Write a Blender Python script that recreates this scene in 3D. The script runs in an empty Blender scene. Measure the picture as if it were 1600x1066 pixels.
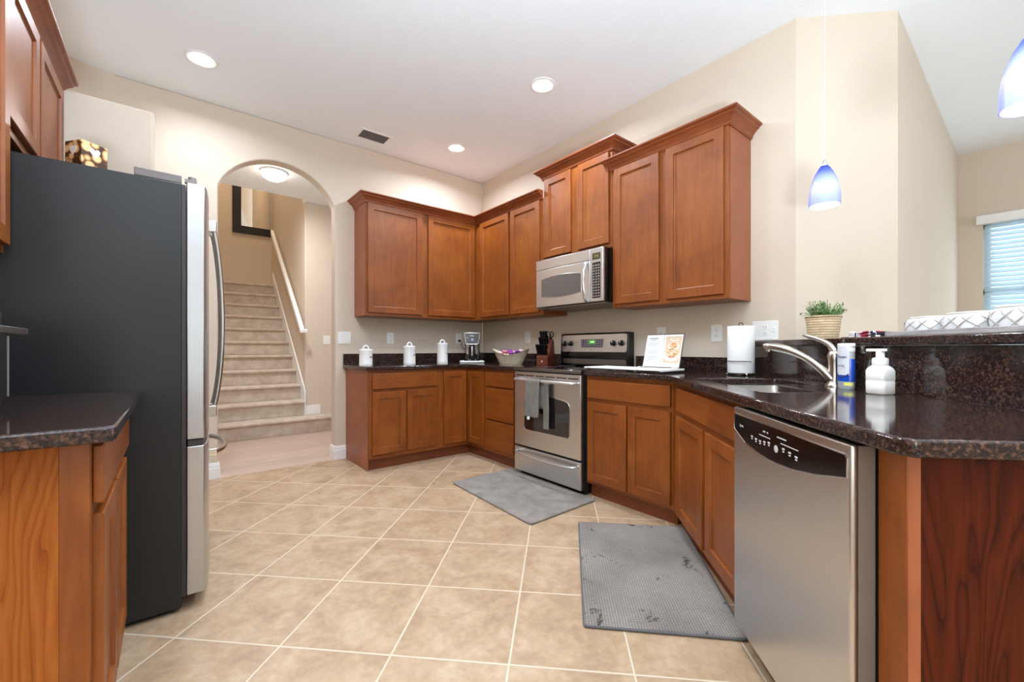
import bpy, bmesh, math, random
from mathutils import Vector, Matrix
random.seed(7)
PI = math.pi
S2 = 2 ** -.5
sc = bpy.context.scene
COL = sc.collection

# ------------------------------------------------------------------ camera
cam_d = bpy.data.cameras.new('camera')
cam = bpy.data.objects.new('camera', cam_d)
COL.objects.link(cam)
cam.location = (-2.9593, -4.2456, 1.078)
cam.rotation_euler = (PI / 2, 0, -math.radians(38.85))
cam_d.sensor_width = 36.0
cam_d.lens = 661.1 / 1600 * 36.0
cam_d.shift_y = 10.55 / 1600
cam_d.clip_start = 0.02
sc.camera = cam

# ------------------------------------------------------------------ view
sc.view_settings.view_transform = 'Standard'
sc.view_settings.look = 'None'
sc.view_settings.gamma = 1.0
sc.view_settings.use_curve_mapping = False
sc.view_settings.exposure = 1.2
sc.cycles.use_denoising = True
sc.cycles.max_bounces = 10
sc.cycles.diffuse_bounces = 6
sc.cycles.sample_clamp_indirect = 6.0
sc.cycles.caustics_reflective = False
sc.cycles.caustics_refractive = False

# ------------------------------------------------------------------ world and daylight
w = bpy.data.worlds.new('world')
sc.world = w
w.use_nodes = True
w.node_tree.nodes['Background'].inputs[0].default_value = (0.80, 0.92, 1.0, 1)
w.node_tree.nodes['Background'].inputs[1].default_value = 1.35


def area_light(name, loc, size, power, color, direction, size_y=None, shape='RECTANGLE', spread=PI):
    d = bpy.data.lights.new(name, 'AREA')
    d.shape = shape
    d.size = size
    if size_y:
        d.size_y = size_y
    d.energy = power
    d.color = color
    d.spread = spread
    o = bpy.data.objects.new(name, d)
    COL.objects.link(o)
    o.location = loc
    o.rotation_euler = Vector(direction).to_track_quat('-Z', 'Y').to_euler()
    return o


# daylight comes from the sky through the rear opening; this one stands in the living room window
area_light('daylight_living_window', (3.38, -5.2, 1.55), 2.4, 7, (0.80, 0.92, 1.0), (-1, 0, 0), 1.5)
# unseen fill light added behind the camera to brighten the ceiling
area_light('ceiling_fill_light', (-3.1, -5.0, .68), .62, 104, (0.76, 0.91, 1.05), (0, 0, 1), None, 'DISK', 2.7)
CAN_POWER = 9.0
CAN_COLOR = (0.86, 0.95, 1.07)


# ------------------------------------------------------------------ helpers
def tag(o, label=None, cat=None, group=None, kind=None):
    if label: o['label'] = label
    if cat: o['category'] = cat
    if group: o['group'] = group
    if kind: o['kind'] = kind
    return o


def thing(name, label, cat, loc=(0, 0, 0), rotz=0.0, group=None):
    o = bpy.data.objects.new(name, None)
    o.empty_display_size = 0.1
    COL.objects.link(o)
    o.location = loc
    o.rotation_euler = (0, 0, rotz)
    return tag(o, label, cat, group)


class MB:
    """collects shapes into one mesh"""
    def __init__(self):
        self.bm = bmesh.new()

    def box(self, x0, x1, y0, y1, z0, z1):
        v = [self.bm.verts.new((x, y, z)) for x in (x0, x1) for y in (y0, y1) for z in (z0, z1)]
        for f in ((0, 1, 3, 2), (4, 6, 7, 5), (0, 4, 5, 1), (2, 3, 7, 6), (0, 2, 6, 4), (1, 5, 7, 3)):
            self.bm.faces.new([v[i] for i in f])
        return self

    def hexa(self, p):
        """eight corners: bottom ring 0-3, top ring 4-7"""
        v = [self.bm.verts.new(q) for q in p]
        for f in ((3, 2, 1, 0), (4, 5, 6, 7), (0, 1, 5, 4), (1, 2, 6, 5), (2, 3, 7, 6), (3, 0, 4, 7)):
            self.bm.faces.new([v[i] for i in f])
        return self

    def prism(self, pts, lo, hi, axis='z', cap=True):
        """polygon extruded along an axis"""
        def mk(p, h):
            if axis == 'z': return (p[0], p[1], h)
            if axis == 'y': return (p[0], h, p[1])
            return (h, p[0], p[1])
        a = [self.bm.verts.new(mk(p, lo)) for p in pts]
        b = [self.bm.verts.new(mk(p, hi)) for p in pts]
        n = len(pts)
        for i in range(n):
            j = (i + 1) % n
            self.bm.faces.new((a[i], a[j], b[j], b[i]))
        if cap:
            self.bm.faces.new(a[::-1])
            self.bm.faces.new(b)
        return self

    def lathe(self, prof, cx=0, cy=0, cz=0, n=32, close=True, sx=1.0, sy=1.0):
        rings = []
        for r, z in prof:
            if r < 1e-6:
                rings.append([self.bm.verts.new((cx, cy, cz + z))])
            else:
                rings.append([self.bm.verts.new((cx + sx * r * math.cos(2 * PI * i / n), cy + sy * r * math.sin(2 * PI * i / n), cz + z)) for i in range(n)])
        for A, B in zip(rings, rings[1:]):
            for i in range(n):
                j = (i + 1) % n
                if len(A) == 1 and len(B) == 1: continue
                if len(A) == 1: self.bm.faces.new((A[0], B[j], B[i]))
                elif len(B) == 1: self.bm.faces.new((A[i], A[j], B[0]))
                else: self.bm.faces.new((A[i], A[j], B[j], B[i]))
        if close:
            for R_, flip in ((rings[0], True), (rings[-1], False)):
                if len(R_) > 1:
                    try: self.bm.faces.new(R_[::-1] if flip else R_)
                    except ValueError: pass
        return self

    def tube(self, pts, r, n=10, cyc=False, cap=True):
        pts = [Vector(p) for p in pts]
        m = len(pts)
        rr = r if isinstance(r, (list, tuple)) else [r] * m
        rings = []
        up = None
        for i, p in enumerate(pts):
            a = pts[(i - 1) % m] if (cyc or i > 0) else p
            b = pts[(i + 1) % m] if (cyc or i < m - 1) else p
            t = (b - a).normalized()
            if up is None:
                up = Vector((0, 0, 1)) if abs(t.z) < .9 else Vector((1, 0, 0))
            s = t.cross(up)
            if s.length < 1e-6: s = t.cross(Vector((0, 1, 0)))
            s.normalize()
            u = s.cross(t).normalized()
            up = u
            rings.append([self.bm.verts.new(p + rr[i] * (math.cos(2 * PI * k / n) * s + math.sin(2 * PI * k / n) * u)) for k in range(n)])
        rng = range(m if cyc else m - 1)
        for i in rng:
            A, B = rings[i], rings[(i + 1) % m]
            for k in range(n):
                j = (k + 1) % n
                self.bm.faces.new((A[k], A[j], B[j], B[k]))
        if cap and not cyc:
            self.bm.faces.new(rings[0][::-1])
            self.bm.faces.new(rings[-1])
        return self

    def cyl(self, p0, p1, r, n=20):
        return self.tube([p0, p1], r, n)

    def grid(self, fn, nu, nv):
        g = [[self.bm.verts.new(fn(i / nu, j / nv)) for j in range(nv + 1)] for i in range(nu + 1)]
        for i in range(nu):
            for j in range(nv):
                self.bm.faces.new((g[i][j], g[i + 1][j], g[i + 1][j + 1], g[i][j + 1]))
        return self

    def sweep(self, prof, path, closed_ends=True):
        """profile [(out, z)] swept along a 2-D path with mitred corners; 'out' is to the right of travel"""
        n = len(path)
        rings = []
        for i in range(n):
            p = Vector(path[i])
            if i == 0: d0 = d1 = (Vector(path[1]) - p).normalized()
            elif i == n - 1: d0 = d1 = (p - Vector(path[i - 1])).normalized()
            else:
                d0 = (p - Vector(path[i - 1])).normalized(); d1 = (Vector(path[i + 1]) - p).normalized()
            n0 = Vector((d0.y, -d0.x)); n1 = Vector((d1.y, -d1.x))
            m = (n0 + n1).normalized()
            k = 1 / max(.2, m.dot(n0))
            rings.append([self.bm.verts.new((p.x + m.x * o * k, p.y + m.y * o * k, z)) for o, z in prof])
        q = len(prof)
        for A, B in zip(rings, rings[1:]):
            for i in range(q):
                j = (i + 1) % q
                self.bm.faces.new((A[i], A[j], B[j], B[i]))
        self.bm.faces.new(rings[0][::-1])
        self.bm.faces.new(rings[-1])
        return self

    def build(self, name, mat, parent=None, bevel=0.0, seg=2, smooth=False, loc=None, rot=None, subsurf=0):
        bmesh.ops.recalc_face_normals(self.bm, faces=self.bm.faces[:])
        me = bpy.data.meshes.new(name)
        self.bm.to_mesh(me)
        self.bm.free()
        o = bpy.data.objects.new(name, me)
        COL.objects.link(o)
        for m in (mat if isinstance(mat, (list, tuple)) else [mat]):
            me.materials.append(m)
        if parent: o.parent = parent
        if loc: o.location = loc
        if rot: o.rotation_euler = rot
        if smooth:
            for p in me.polygons: p.use_smooth = True
        if subsurf:
            s = o.modifiers.new('subsurf', 'SUBSURF'); s.levels = subsurf; s.render_levels = subsurf
        if bevel > 0:
            b = o.modifiers.new('bevel', 'BEVEL')
            b.width = bevel; b.segments = seg; b.limit_method = 'ANGLE'; b.angle_limit = math.radians(40)
            b.harden_normals = False
            for p in me.polygons: p.use_smooth = True
            e = None
            try:
                me.set_sharp_from_angle(angle=math.radians(35))
            except Exception:
                pass
        elif smooth:
            try: me.set_sharp_from_angle(angle=math.radians(50))
            except Exception: pass
        return o


def copy_tree(o, parent=None):
    c = o.copy(); COL.objects.link(c)
    if parent: c.parent = parent
    for ch in list(o.children): copy_tree(ch, c)
    return c


def bez(p0, p1, p2, p3, n=12):
    out = []
    for i in range(n + 1):
        t = i / n
        out.append(tuple((1 - t) ** 3 * a + 3 * (1 - t) ** 2 * t * b + 3 * (1 - t) * t * t * c + t ** 3 * d for a, b, c, d in zip(p0, p1, p2, p3)))
    return out


def rrect(x0, x1, z0, z1, r, n=5):
    """rounded rectangle outline"""
    pts = []
    for cx, cz, a0 in ((x1 - r, z1 - r, 0), (x0 + r, z1 - r, 90), (x0 + r, z0 + r, 180), (x1 - r, z0 + r, 270)):
        for k in range(n + 1):
            a = math.radians(a0 + 90 * k / n)
            pts.append((cx + r * math.cos(a), cz + r * math.sin(a)))
    return pts


def text_mesh(body, name, mat, parent, size, loc, rot, extrude=0.0004, align='CENTER', shear=0.0):
    cu = bpy.data.curves.new(name, 'FONT')
    cu.body = body; cu.size = size; cu.extrude = extrude; cu.align_x = align; cu.align_y = 'CENTER'; cu.shear = shear
    t = bpy.data.objects.new(name, cu)
    COL.objects.link(t)
    bpy.context.view_layer.update()
    me = bpy.data.meshes.new_from_object(t.evaluated_get(bpy.context.evaluated_depsgraph_get()))
    bpy.data.objects.remove(t)
    o = bpy.data.objects.new(name, me)
    COL.objects.link(o)
    me.materials.clear(); me.materials.append(mat)
    o.parent = parent; o.location = loc; o.rotation_euler = rot
    return o


# ------------------------------------------------------------------ materials
def lin(c):
    return tuple(((x / 255) / 12.92 if x / 255 <= .04045 else ((x / 255 + .055) / 1.055) ** 2.4) for x in c) + (1.0,)


class NT:
    def __init__(self, name):
        self.m = bpy.data.materials.new(name)
        self.m.use_nodes = True
        self.t = self.m.node_tree
        self.b = self.t.nodes['Principled BSDF']

    def n(self, kind, **kw):
        nd = self.t.nodes.new(kind)
        for k, v in kw.items():
            if hasattr(nd, k) and not k.startswith('i_'): setattr(nd, k, v)
        return nd

    def l(self, a, b):
        self.t.links.new(a, b)

    def coord(self, which='Object', scale=(1, 1, 1), rot=(0, 0, 0), loc=(0, 0, 0), rnd=False):
        tc = self.n('ShaderNodeTexCoord'); mp = self.n('ShaderNodeMapping')
        mp.inputs['Scale'].default_value = scale; mp.inputs['Rotation'].default_value = rot; mp.inputs['Location'].default_value = loc
        src = tc.outputs[which]
        if rnd:
            oi = self.n('ShaderNodeObjectInfo'); va = self.n('ShaderNodeVectorMath', operation='SCALE')
            cmb = self.n('ShaderNodeCombineXYZ')
            for i in range(3): self.l(oi.outputs['Random'], cmb.inputs[i])
            self.l(cmb.outputs[0], va.inputs[0]); va.inputs['Scale'].default_value = 17.0
            ad = self.n('ShaderNodeVectorMath', operation='ADD')
            self.l(src, ad.inputs[0]); self.l(va.outputs[0], ad.inputs[1]); src = ad.outputs[0]
        self.l(src, mp.inputs['Vector'])
        return mp.outputs[0]

    def noise(self, vec, scale, detail=4, rough=.55, dist=0.0):
        nd = self.n('ShaderNodeTexNoise')
        nd.inputs['Scale'].default_value = scale; nd.inputs['Detail'].default_value = detail
        nd.inputs['Roughness'].default_value = rough; nd.inputs['Distortion'].default_value = dist
        self.l(vec, nd.inputs['Vector'])
        return nd.outputs['Fac']

    def ramp(self, fac, stops, interp='LINEAR'):
        r = self.n('ShaderNodeValToRGB')
        cr = r.color_ramp; cr.interpolation = interp
        while len(cr.elements) < len(stops): cr.elements.new(.5)
        for e, (p, c) in zip(cr.elements, stops):
            e.position = p; e.color = c if len(c) == 4 else lin(c)
        self.l(fac, r.inputs[0])
        return r.outputs[0]

    def mix(self, fac, a, b, blend='MIX'):
        m = self.n('ShaderNodeMix', data_type='RGBA', blend_type=blend)
        for sock, v in ((m.inputs[0], fac), (m.inputs[6], a), (m.inputs[7], b)):
            if isinstance(v, (int, float)): sock.default_value = v
            elif isinstance(v, tuple): sock.default_value = v if len(v) == 4 else lin(v)
            else: self.l(v, sock)
        return m.outputs[2]

    def bump(self, h, strength=.2, dist=.01):
        b = self.n('ShaderNodeBump')
        b.inputs['Strength'].default_value = strength; b.inputs['Distance'].default_value = dist
        self.l(h, b.inputs['Height'])
        self.l(b.outputs[0], self.b.inputs['Normal'])

    def set(self, **kw):
        names = dict(rough='Roughness', metal='Metallic', spec='Specular IOR Level', coat='Coat Weight', coat_rough='Coat Roughness',
                     trans='Transmission Weight', ior='IOR', sheen='Sheen Weight', aniso='Anisotropic', emis='Emission Strength', alpha='Alpha')
        for k, v in kw.items():
            if k == 'color':
                if isinstance(v, tuple): self.b.inputs['Base Color'].default_value = v if len(v) == 4 else lin(v)
                else: self.l(v, self.b.inputs['Base Color'])
            elif k == 'emcol': self.b.inputs['Emission Color'].default_value = lin(v)
            else:
                s = self.b.inputs[names[k]]
                if isinstance(v, (int, float)): s.default_value = v
                else: self.l(v, s)
        return self


def plain(name, c, rough=.5, metal=0.0, **kw):
    n = NT(name); n.set(color=c, rough=rough, metal=metal, **kw)
    return n.m


def paint(name, c, bump_s=.25, scale=90):
    n = NT(name)
    v = n.coord('Object')
    f = n.noise(v, 1.3, 2)
    col = n.mix(f, tuple(int(x * .985) for x in c), c)
    n.set(color=col, rough=.85, spec=.25)
    n.bump(n.noise(v, scale, 3, .6), bump_s, .004)
    return n.m


M = {}
M['wall'] = paint('wall_paint', (215, 201, 184))
M['ceil'] = paint('ceiling_paint', (242, 246, 250), .5, 45)
M['trim'] = plain('white_trim', (238, 238, 238), .4)


def wood(name, base, light, dark, horizontal=False, rough=.42, fig=1.0, coat=.04):
    n = NT(name)
    sc_ = (1, 1, .10) if not horizontal else (.10, 1, 1)
    v = n.coord('Object', scale=sc_, rnd=True)
    v2 = n.coord('Object', rnd=True)
    fine = n.noise(v, 38 * fig, 5, .6, .6)
    big = n.noise(v2, 3.2, 3, .5, .8)
    c1 = n.ramp(fine, [(.3, dark), (.52, base), (.75, light)])
    c2 = n.ramp(big, [(.3, dark), (.5, base), (.72, light)])
    col = n.mix(.55, c1, c2)
    n.set(color=col, rough=rough, coat=coat, coat_rough=.3)
    n.bump(fine, .04, .002)
    return n.m


M['wood'] = wood('cabinet_maple_stained', (134, 70, 19), (152, 86, 27), (108, 52, 11))
M['woodh'] = wood('cabinet_maple_stained_horizontal', (134, 70, 19), (152, 86, 27), (108, 52, 11), True)
M['crown'] = wood('crown_stained', (132, 66, 30), (152, 80, 38), (112, 52, 22), True)
M['toe'] = wood('toe_kick_stained', (116, 58, 28), (132, 68, 34), (96, 46, 20), True)
M['side'] = wood('side_glare_wood', (150, 84, 50), (164, 96, 60), (132, 68, 38), False, .4)  # glare on the cabinet sides put into a paler, redder wood colour


def cherry(name, base, dark, light, s=1.0):
    n = NT(name)
    v = n.coord('Object', scale=(1, 1, .16), loc=(.3, .1, .07))
    nz = n.noise(v, 3.1 * s, 3, .5, 1.2)
    # contour lines of a stretched noise field read as cathedral grain
    mul = n.n('ShaderNodeMath', operation='MULTIPLY'); mul.inputs[1].default_value = 22.0
    n.l(nz, mul.inputs[0])
    fr = n.n('ShaderNodeMath', operation='FRACT'); n.l(mul.outputs[0], fr.inputs[0])
    lines = n.ramp(fr.outputs[0], [(0.0, dark), (.14, base), (.6, light), (1.0, base)])
    v3 = n.coord('Object', scale=(1, 1, .04))
    fine = n.noise(v3, 160, 3, .6)
    c = n.mix(.35, lines, n.ramp(fine, [(.35, dark), (.6, base), (.8, light)]))
    n.set(color=c, rough=.5, spec=.12)
    return n.m


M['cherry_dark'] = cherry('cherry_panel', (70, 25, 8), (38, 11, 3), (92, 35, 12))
M['cherry_light'] = cherry('cherry_panel_lit', (158, 88, 36), (126, 62, 20), (174, 104, 46))  # same cherry in two tones; each panel's light and shade is in the colour


def granite():
    n = NT('tan_brown_granite')
    v = n.coord('Object')
    vo = n.n('ShaderNodeTexVoronoi'); vo.inputs['Scale'].default_value = 165; n.l(v, vo.inputs['Vector'])
    a = n.noise(v, 115, 4, .62, 0.0)
    b = n.noise(v, 210, 3, .6)
    d = n.noise(v, 9, 2, .5)
    c1 = n.ramp(a, [(.38, (14, 11, 12)), (.50, (38, 27, 24)), (.58, (84, 58, 46)), (.68, (122, 88, 70)), (.8, (70, 54, 50))])
    c2 = n.ramp(vo.outputs['Distance'], [(.1, (22, 18, 20)), (.5, (58, 44, 40))])
    c3 = n.mix(.38, c1, c2)
    c4 = n.mix(n.ramp(d, [(.38, (20, 20, 20)), (.6, (150, 150, 150))]), c3, (26, 22, 26))
    gl = n.ramp(b, [(.62, (0, 0, 0)), (.72, (62, 64, 74))])
    col = n.mix(1.0, c4, gl, 'ADD')
    n.set(color=col, rough=.09, spec=.5)
    return n.m


M['granite'] = granite()


def tiles():
    n = NT('floor_tile')
    tc = n.n('ShaderNodeTexCoord'); sp = n.n('ShaderNodeSeparateXYZ'); n.l(tc.outputs['Object'], sp.inputs[0])

    def math_(op, a, b=None):
        m = n.n('ShaderNodeMath', operation=op)
        for i, s in enumerate((a, b)):
            if s is None: continue
            if isinstance(s, (int, float)): m.inputs[i].default_value = s
            else: n.l(s, m.inputs[i])
        return m.outputs[0]
    x, y = sp.outputs[0], sp.outputs[1]
    A = math_('MULTIPLY', math_('ADD', x, y), S2)
    B = math_('MULTIPLY', math_('SUBTRACT', x, y), S2)
    ta, tb = .4345, .4165
    ua = math_('DIVIDE', math_('ADD', A, 3.666), ta)
    ub = math_('DIVIDE', math_('ADD', B, .088), tb)
    da = math_('ABSOLUTE', math_('SUBTRACT', math_('FRACT', math_('ADD', ua, .5)), .5))
    db = math_('ABSOLUTE', math_('SUBTRACT', math_('FRACT', math_('ADD', ub, .5)), .5))
    dmin = math_('MINIMUM', math_('MULTIPLY', da, ta), math_('MULTIPLY', db, tb))
    g = n.n('ShaderNodeMapRange'); n.l(dmin, g.inputs[0])
    g.inputs[1].default_value = .0028; g.inputs[2].default_value = .0048
    cell = n.n('ShaderNodeCombineXYZ')
    n.l(math_('FLOOR', math_('ADD', ua, 0.0)), cell.inputs[0]); n.l(math_('FLOOR', math_('ADD', ub, 0.0)), cell.inputs[1])
    wn = n.n('ShaderNodeTexWhiteNoise', noise_dimensions='3D'); n.l(cell.outputs[0], wn.inputs['Vector'])
    off = n.n('ShaderNodeVectorMath', operation='SCALE'); n.l(wn.outputs['Color'], off.inputs[0]); off.inputs['Scale'].default_value = 9
    ad = n.n('ShaderNodeVectorMath', operation='ADD'); n.l(tc.outputs['Object'], ad.inputs[0]); n.l(off.outputs[0], ad.inputs[1])
    big = n.noise(ad.outputs[0], 5.5, 5, .62, .5)
    sm = n.noise(ad.outputs[0], 30, 4, .65)
    c1 = n.ramp(big, [(.30, (146, 117, 91)), (.5, (174, 147, 118)), (.68, (194, 171, 144))])
    c2 = n.ramp(sm, [(.3, (148, 123, 98)), (.55, (179, 152, 122)), (.75, (194, 170, 142))])
    body = n.mix(.4, c1, c2)
    tint = n.mix(n.ramp(wn.outputs['Value'], [(0, (0, 0, 0)), (1, (48, 48, 48))]), body, (172, 144, 118))
    col = n.mix(g.outputs[0], (206, 190, 168), tint)
    n.set(color=col, rough=.42, spec=.4)
    n.bump(g.outputs[0], .5, .002)
    return n.m


M['tile'] = tiles()


def planks():
    n = NT('hall_plank_floor')
    v = n.coord('Object', rot=(0, 0, 0))
    br = n.n('ShaderNodeTexBrick'); n.l(v, br.inputs['Vector'])
    br.inputs['Scale'].default_value = 1.0; br.inputs['Brick Width'].default_value = 1.2; br.inputs['Row Height'].default_value = .16
    br.inputs['Mortar Size'].default_value = .002
    br.inputs['Color1'].default_value = lin((196, 174, 158)); br.inputs['Color2'].default_value = lin((182, 160, 145)); br.inputs['Mortar'].default_value = lin((160, 138, 122))
    v2 = n.coord('Object', scale=(.12, 1, 1))
    c = n.mix(.35, br.outputs['Color'], n.ramp(n.noise(v2, 30, 4, .6, .5), [(.3, (170, 148, 134)), (.7, (208, 188, 172))]))
    n.set(color=c, rough=.5)
    return n.m


M['plank'] = planks()


def fabric(name, c1, c2, scale=160, bump=.8, dist=.004, rough=.95):
    n = NT(name)
    v = n.coord('Object')
    f = n.noise(v, scale, 4, .7)
    g = n.noise(v, 9, 4, .6)
    m = n.n('ShaderNodeMath', operation='ADD'); n.l(f, m.inputs[0]); n.l(g, m.inputs[1])
    h = n.n('ShaderNodeMath', operation='MULTIPLY'); n.l(m.outputs[0], h.inputs[0]); h.inputs[1].default_value = .5
    n.set(color=n.ramp(h.outputs[0], [(.36, c1), (.62, c2)]), rough=rough, spec=.1, sheen=.3)
    n.bump(f, bump, dist)
    return n.m


M['carpet'] = fabric('stair_carpet', (178, 160, 142), (218, 204, 188), 220)
M['rug_plush'] = fabric('grey_plush', (104, 97, 92), (150, 142, 134), 140)
M['towel'] = fabric('grey_towel', (98, 94, 90), (134, 128, 122), 240)


def chenille():
    n = NT('grey_chenille_weave')
    v = n.coord('Object', rot=(0, 0, PI / 4))
    br = n.n('ShaderNodeTexBrick'); n.l(v, br.inputs['Vector'])
    br.offset = 0.0
    br.inputs['Scale'].default_value = 1; br.inputs['Brick Width'].default_value = .011; br.inputs['Row Height'].default_value = .0105
    br.inputs['Mortar Size'].default_value = .0022; br.inputs['Mortar Smooth'].default_value = .6
    br.inputs['Color1'].default_value = lin((162, 153, 145)); br.inputs['Color2'].default_value = lin((150, 142, 135)); br.inputs['Mortar'].default_value = lin((110, 106, 103))
    v2 = n.coord('Object', scale=(1, 1, 1), rot=(0, 0, .5))
    dn = n.noise(v2, 7, 5, .75, .6)
    st = n.ramp(dn, [(.60, (255, 255, 255)), (.66, (120, 118, 118)), (.72, (90, 90, 92))])
    wide = n.ramp(n.noise(v2, 2.2, 3), [(.35, (214, 212, 212)), (.6, (255, 255, 255))])
    c = n.mix(1.0, n.mix(1.0, br.outputs['Color'], st, 'MULTIPLY'), wide, 'MULTIPLY')
    n.set(color=c, rough=.95, spec=.1, sheen=.25)
    n.bump(br.outputs['Fac'], -.9, .004)
    return n.m


M['rug_weave'] = chenille()


def steel(name, c, rough=.3, horiz=True):
    n = NT(name)
    v = n.coord('Object', scale=((.02, 1, 1) if horiz else (1, 1, .02)))
    f = n.noise(v, 420, 3, .6)
    r = n.n('ShaderNodeMapRange'); n.l(f, r.inputs[0]); r.inputs[3].default_value = rough - .06; r.inputs[4].default_value = rough + .08
    n.set(color=c, metal=1.0, rough=r.outputs[0], aniso=.5)
    n.bump(f, .04, .0006)
    return n.m


M['steel'] = steel('brushed_stainless', (212, 212, 212), .31)
M['steel_dark'] = steel('dark_brushed_steel', (132, 128, 124), .34)
M['steel_v'] = steel('brushed_stainless_vertical', (196, 198, 202), .30, False)
M['nickel'] = plain('brushed_nickel', (190, 184, 176), .24, 1.0)
M['satin'] = plain('satin_silver', (206, 206, 206), .3, .85)
M['sink'] = plain('sink_steel', (226, 224, 220), .34, 1.0)
M['chrome'] = plain('bright_chrome', (225, 225, 225), .12, 1.0)
M['black'] = plain('black_gloss', (14, 13, 14), .14)
M['black_matte'] = plain('black_matte', (22, 22, 24), .5)
M['black_glass'] = plain('dark_glass', (28, 26, 26), .05, 0, coat=.5)
M['gasket'] = plain('dark_gasket', (50, 46, 46), .55)
M['white'] = plain('white_plastic', (238, 238, 236), .35)
M['ceramic'] = plain('white_ceramic', (234, 234, 234), .22, 0, coat=.3)
M['paper'] = plain('paper_white', (240, 240, 240), .8)
M['grey_ink'] = plain('grey_ink', (150, 152, 158), .6)
M['glass'] = plain('clear_glass', (255, 255, 255), .02, 0, trans=1.0, ior=1.45)
M['dark_wood_frame'] = plain('black_brown_frame', (26, 24, 30), .4)
M['mirror'] = plain('mirror_silver', (235, 235, 235), .02, 1.0)


def fridge_side():
    n = NT('fridge_side_textured')
    v = n.coord('Object')
    n.set(color=(32, 32, 33), rough=.36, spec=.4)
    n.bump(n.noise(v, 420, 2, .5), .25, .0012)
    return n.m


M['fridge_side'] = fridge_side()


def emissive(name, c, s):
    n = NT(name); n.set(color=c, emcol=c, emis=s, rough=.4)
    return n.m


M['lens'] = emissive('lamp_lens', (255, 250, 242), 8)
M['dome_lens'] = emissive('dome_lens', (255, 246, 232), 6)


# ------------------------------------------------------------------ the room shell
CEIL = 3.085


def struct(o):
    o['kind'] = 'structure'
    return o


def pab(a, b):
    return ((a + b) * S2, (a - b) * S2)


struct(MB().box(-3.85, 3.6, -9.1, 0.0, -.12, 0).build('floor', M['tile']))
struct(MB().box(-2.85, 1.0, 0.0, 1.9, -.12, 0).build('floor_hall', M['plank']))
struct(MB().box(-3.85, 3.6, -9.1, 0.13, CEIL, CEIL + .12).build('ceiling', M['ceil']))

# back wall with the arched doorway
AX0, AX1, AR, ACZ = -2.657, -1.73, .50, 2.241
acx = (AX0 + AX1) / 2
hw = (AX1 - AX0) / 2
a0 = math.asin(hw / AR)
arch = [(acx + AR * math.sin(t), ACZ + AR * math.cos(t)) for t in [a0 - 2 * a0 * i / 36 for i in range(37)]]
poly = [(-3.44, 0), (AX0, 0)] + arch[::-1] + [(AX1, 0), (0.0, 0), (0.0, CEIL), (-3.44, CEIL)]
struct(MB().prism(poly, 0.0, .13, 'y').build('wall_back', M['wall'], bevel=.012, seg=3))

# left wall, curving round into the back wall behind the fridge nook
curve = bez((-3.70, -.42, 0), (-3.70, -.16, 0), (-3.48, -.001, 0), (-3.28, -.0015, 0), 14)
pts = [(-3.70, -9.0)] + [(p[0], p[1]) for p in curve] + [(-3.28, -.0005), (-3.44, -.0005), (-3.46, .13), (-3.85, .13), (-3.85, -9.0)]
struct(MB().prism(pts, 0, CEIL, 'z').build('wall_left', M['wall']))
struct(MB().box(-3.70, -3.035, -1.08, -.96, 0, 2.425).build('wall_fridge_nook', M['wall'], bevel=.014, seg=3))

# stove wall, 45 degree wall, living room walls
struct(MB().prism([(0, -3.323), (0, 0.0), (.13, 0), (.13, -3.27)], 0, CEIL, 'z').build('wall_right', M['wall']))
struct(MB().prism([(0, -3.323), (.13, -3.27), (.46, -3.6), (.403, -3.726)], 0, CEIL, 'z').build('wall_diagonal', M['wall']))
struct(MB().prism([(.403, -3.726), (.46, -3.6), (3.46, -3.6), (3.46, -3.726)], 0, CEIL, 'z').build('wall_living', M['wall']))
XF = 3.449
WY0, WY1, WZ0, WZ1 = -6.3, -3.90, .95, 2.34
b = MB()
b.box(XF, XF + .14, WY1, -3.6, 0, CEIL).box(XF, XF + .14, -9.1, WY0, 0, CEIL)
b.box(XF, XF + .14, WY0, WY1, 0, WZ0).box(XF, XF + .14, WY0, WY1, WZ1, CEIL)
struct(b.build('wall_far_right', M['wall']))
# unseen rear wall with a wide open gap added to let daylight in
b = MB()
b.box(-3.85, -1.7, -9.1, -8.97, 0, CEIL).box(2.4, 3.6, -9.1, -8.97, 0, CEIL).box(-1.7, 2.4, -9.1, -8.97, 2.5, CEIL)
struct(b.build('wall_rear', M['wall']))

# window with blinds in the living room
wn = bpy.data.objects.new('window_1', None); COL.objects.link(wn); wn['kind'] = 'structure'
wn.location = (XF, 0, 0)
b = MB()
for y0, y1, z0, z1 in ((WY0, WY1, WZ0, WZ0 + .05), (WY0, WY1, WZ1 - .05, WZ1), (WY0, WY0 + .05, WZ0, WZ1), (WY1 - .05, WY1, WZ0, WZ1), (WY0, WY1, 1.62, 1.67), (-5.12, -5.08, WZ0, WZ1)):
    b.box(.06, .10, y0, y1, z0, z1)
b.build('window_frame', M['trim'], wn)
pg = NT('window_glass')
tg = pg.n('ShaderNodeBsdfTransparent'); mg = pg.n('ShaderNodeMixShader'); mg.inputs[0].default_value = .92
pg.set(color=(235, 240, 242), rough=.03)
pg.l(pg.b.outputs[0], mg.inputs[1]); pg.l(tg.outputs[0], mg.inputs[2]); pg.l(mg.outputs[0], pg.t.nodes['Material Output'].inputs[0])
MB().box(.075, .08, WY0, WY1, WZ0, WZ1).build('pane', pg.m, wn)
MB().box(-.06, .012, WY0 - .04, WY1 + .045, WZ1 - .02, WZ1 + .07).build('valance', M['trim'], wn, bevel=.006)
blind_n = NT('blind_slat')
blind_n.set(color=(222, 234, 240), rough=.5)
tr = blind_n.n('ShaderNodeBsdfTranslucent'); tr.inputs[0].default_value = lin((222, 234, 240))
mx = blind_n.n('ShaderNodeMixShader'); mx.inputs[0].default_value = .6
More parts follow.
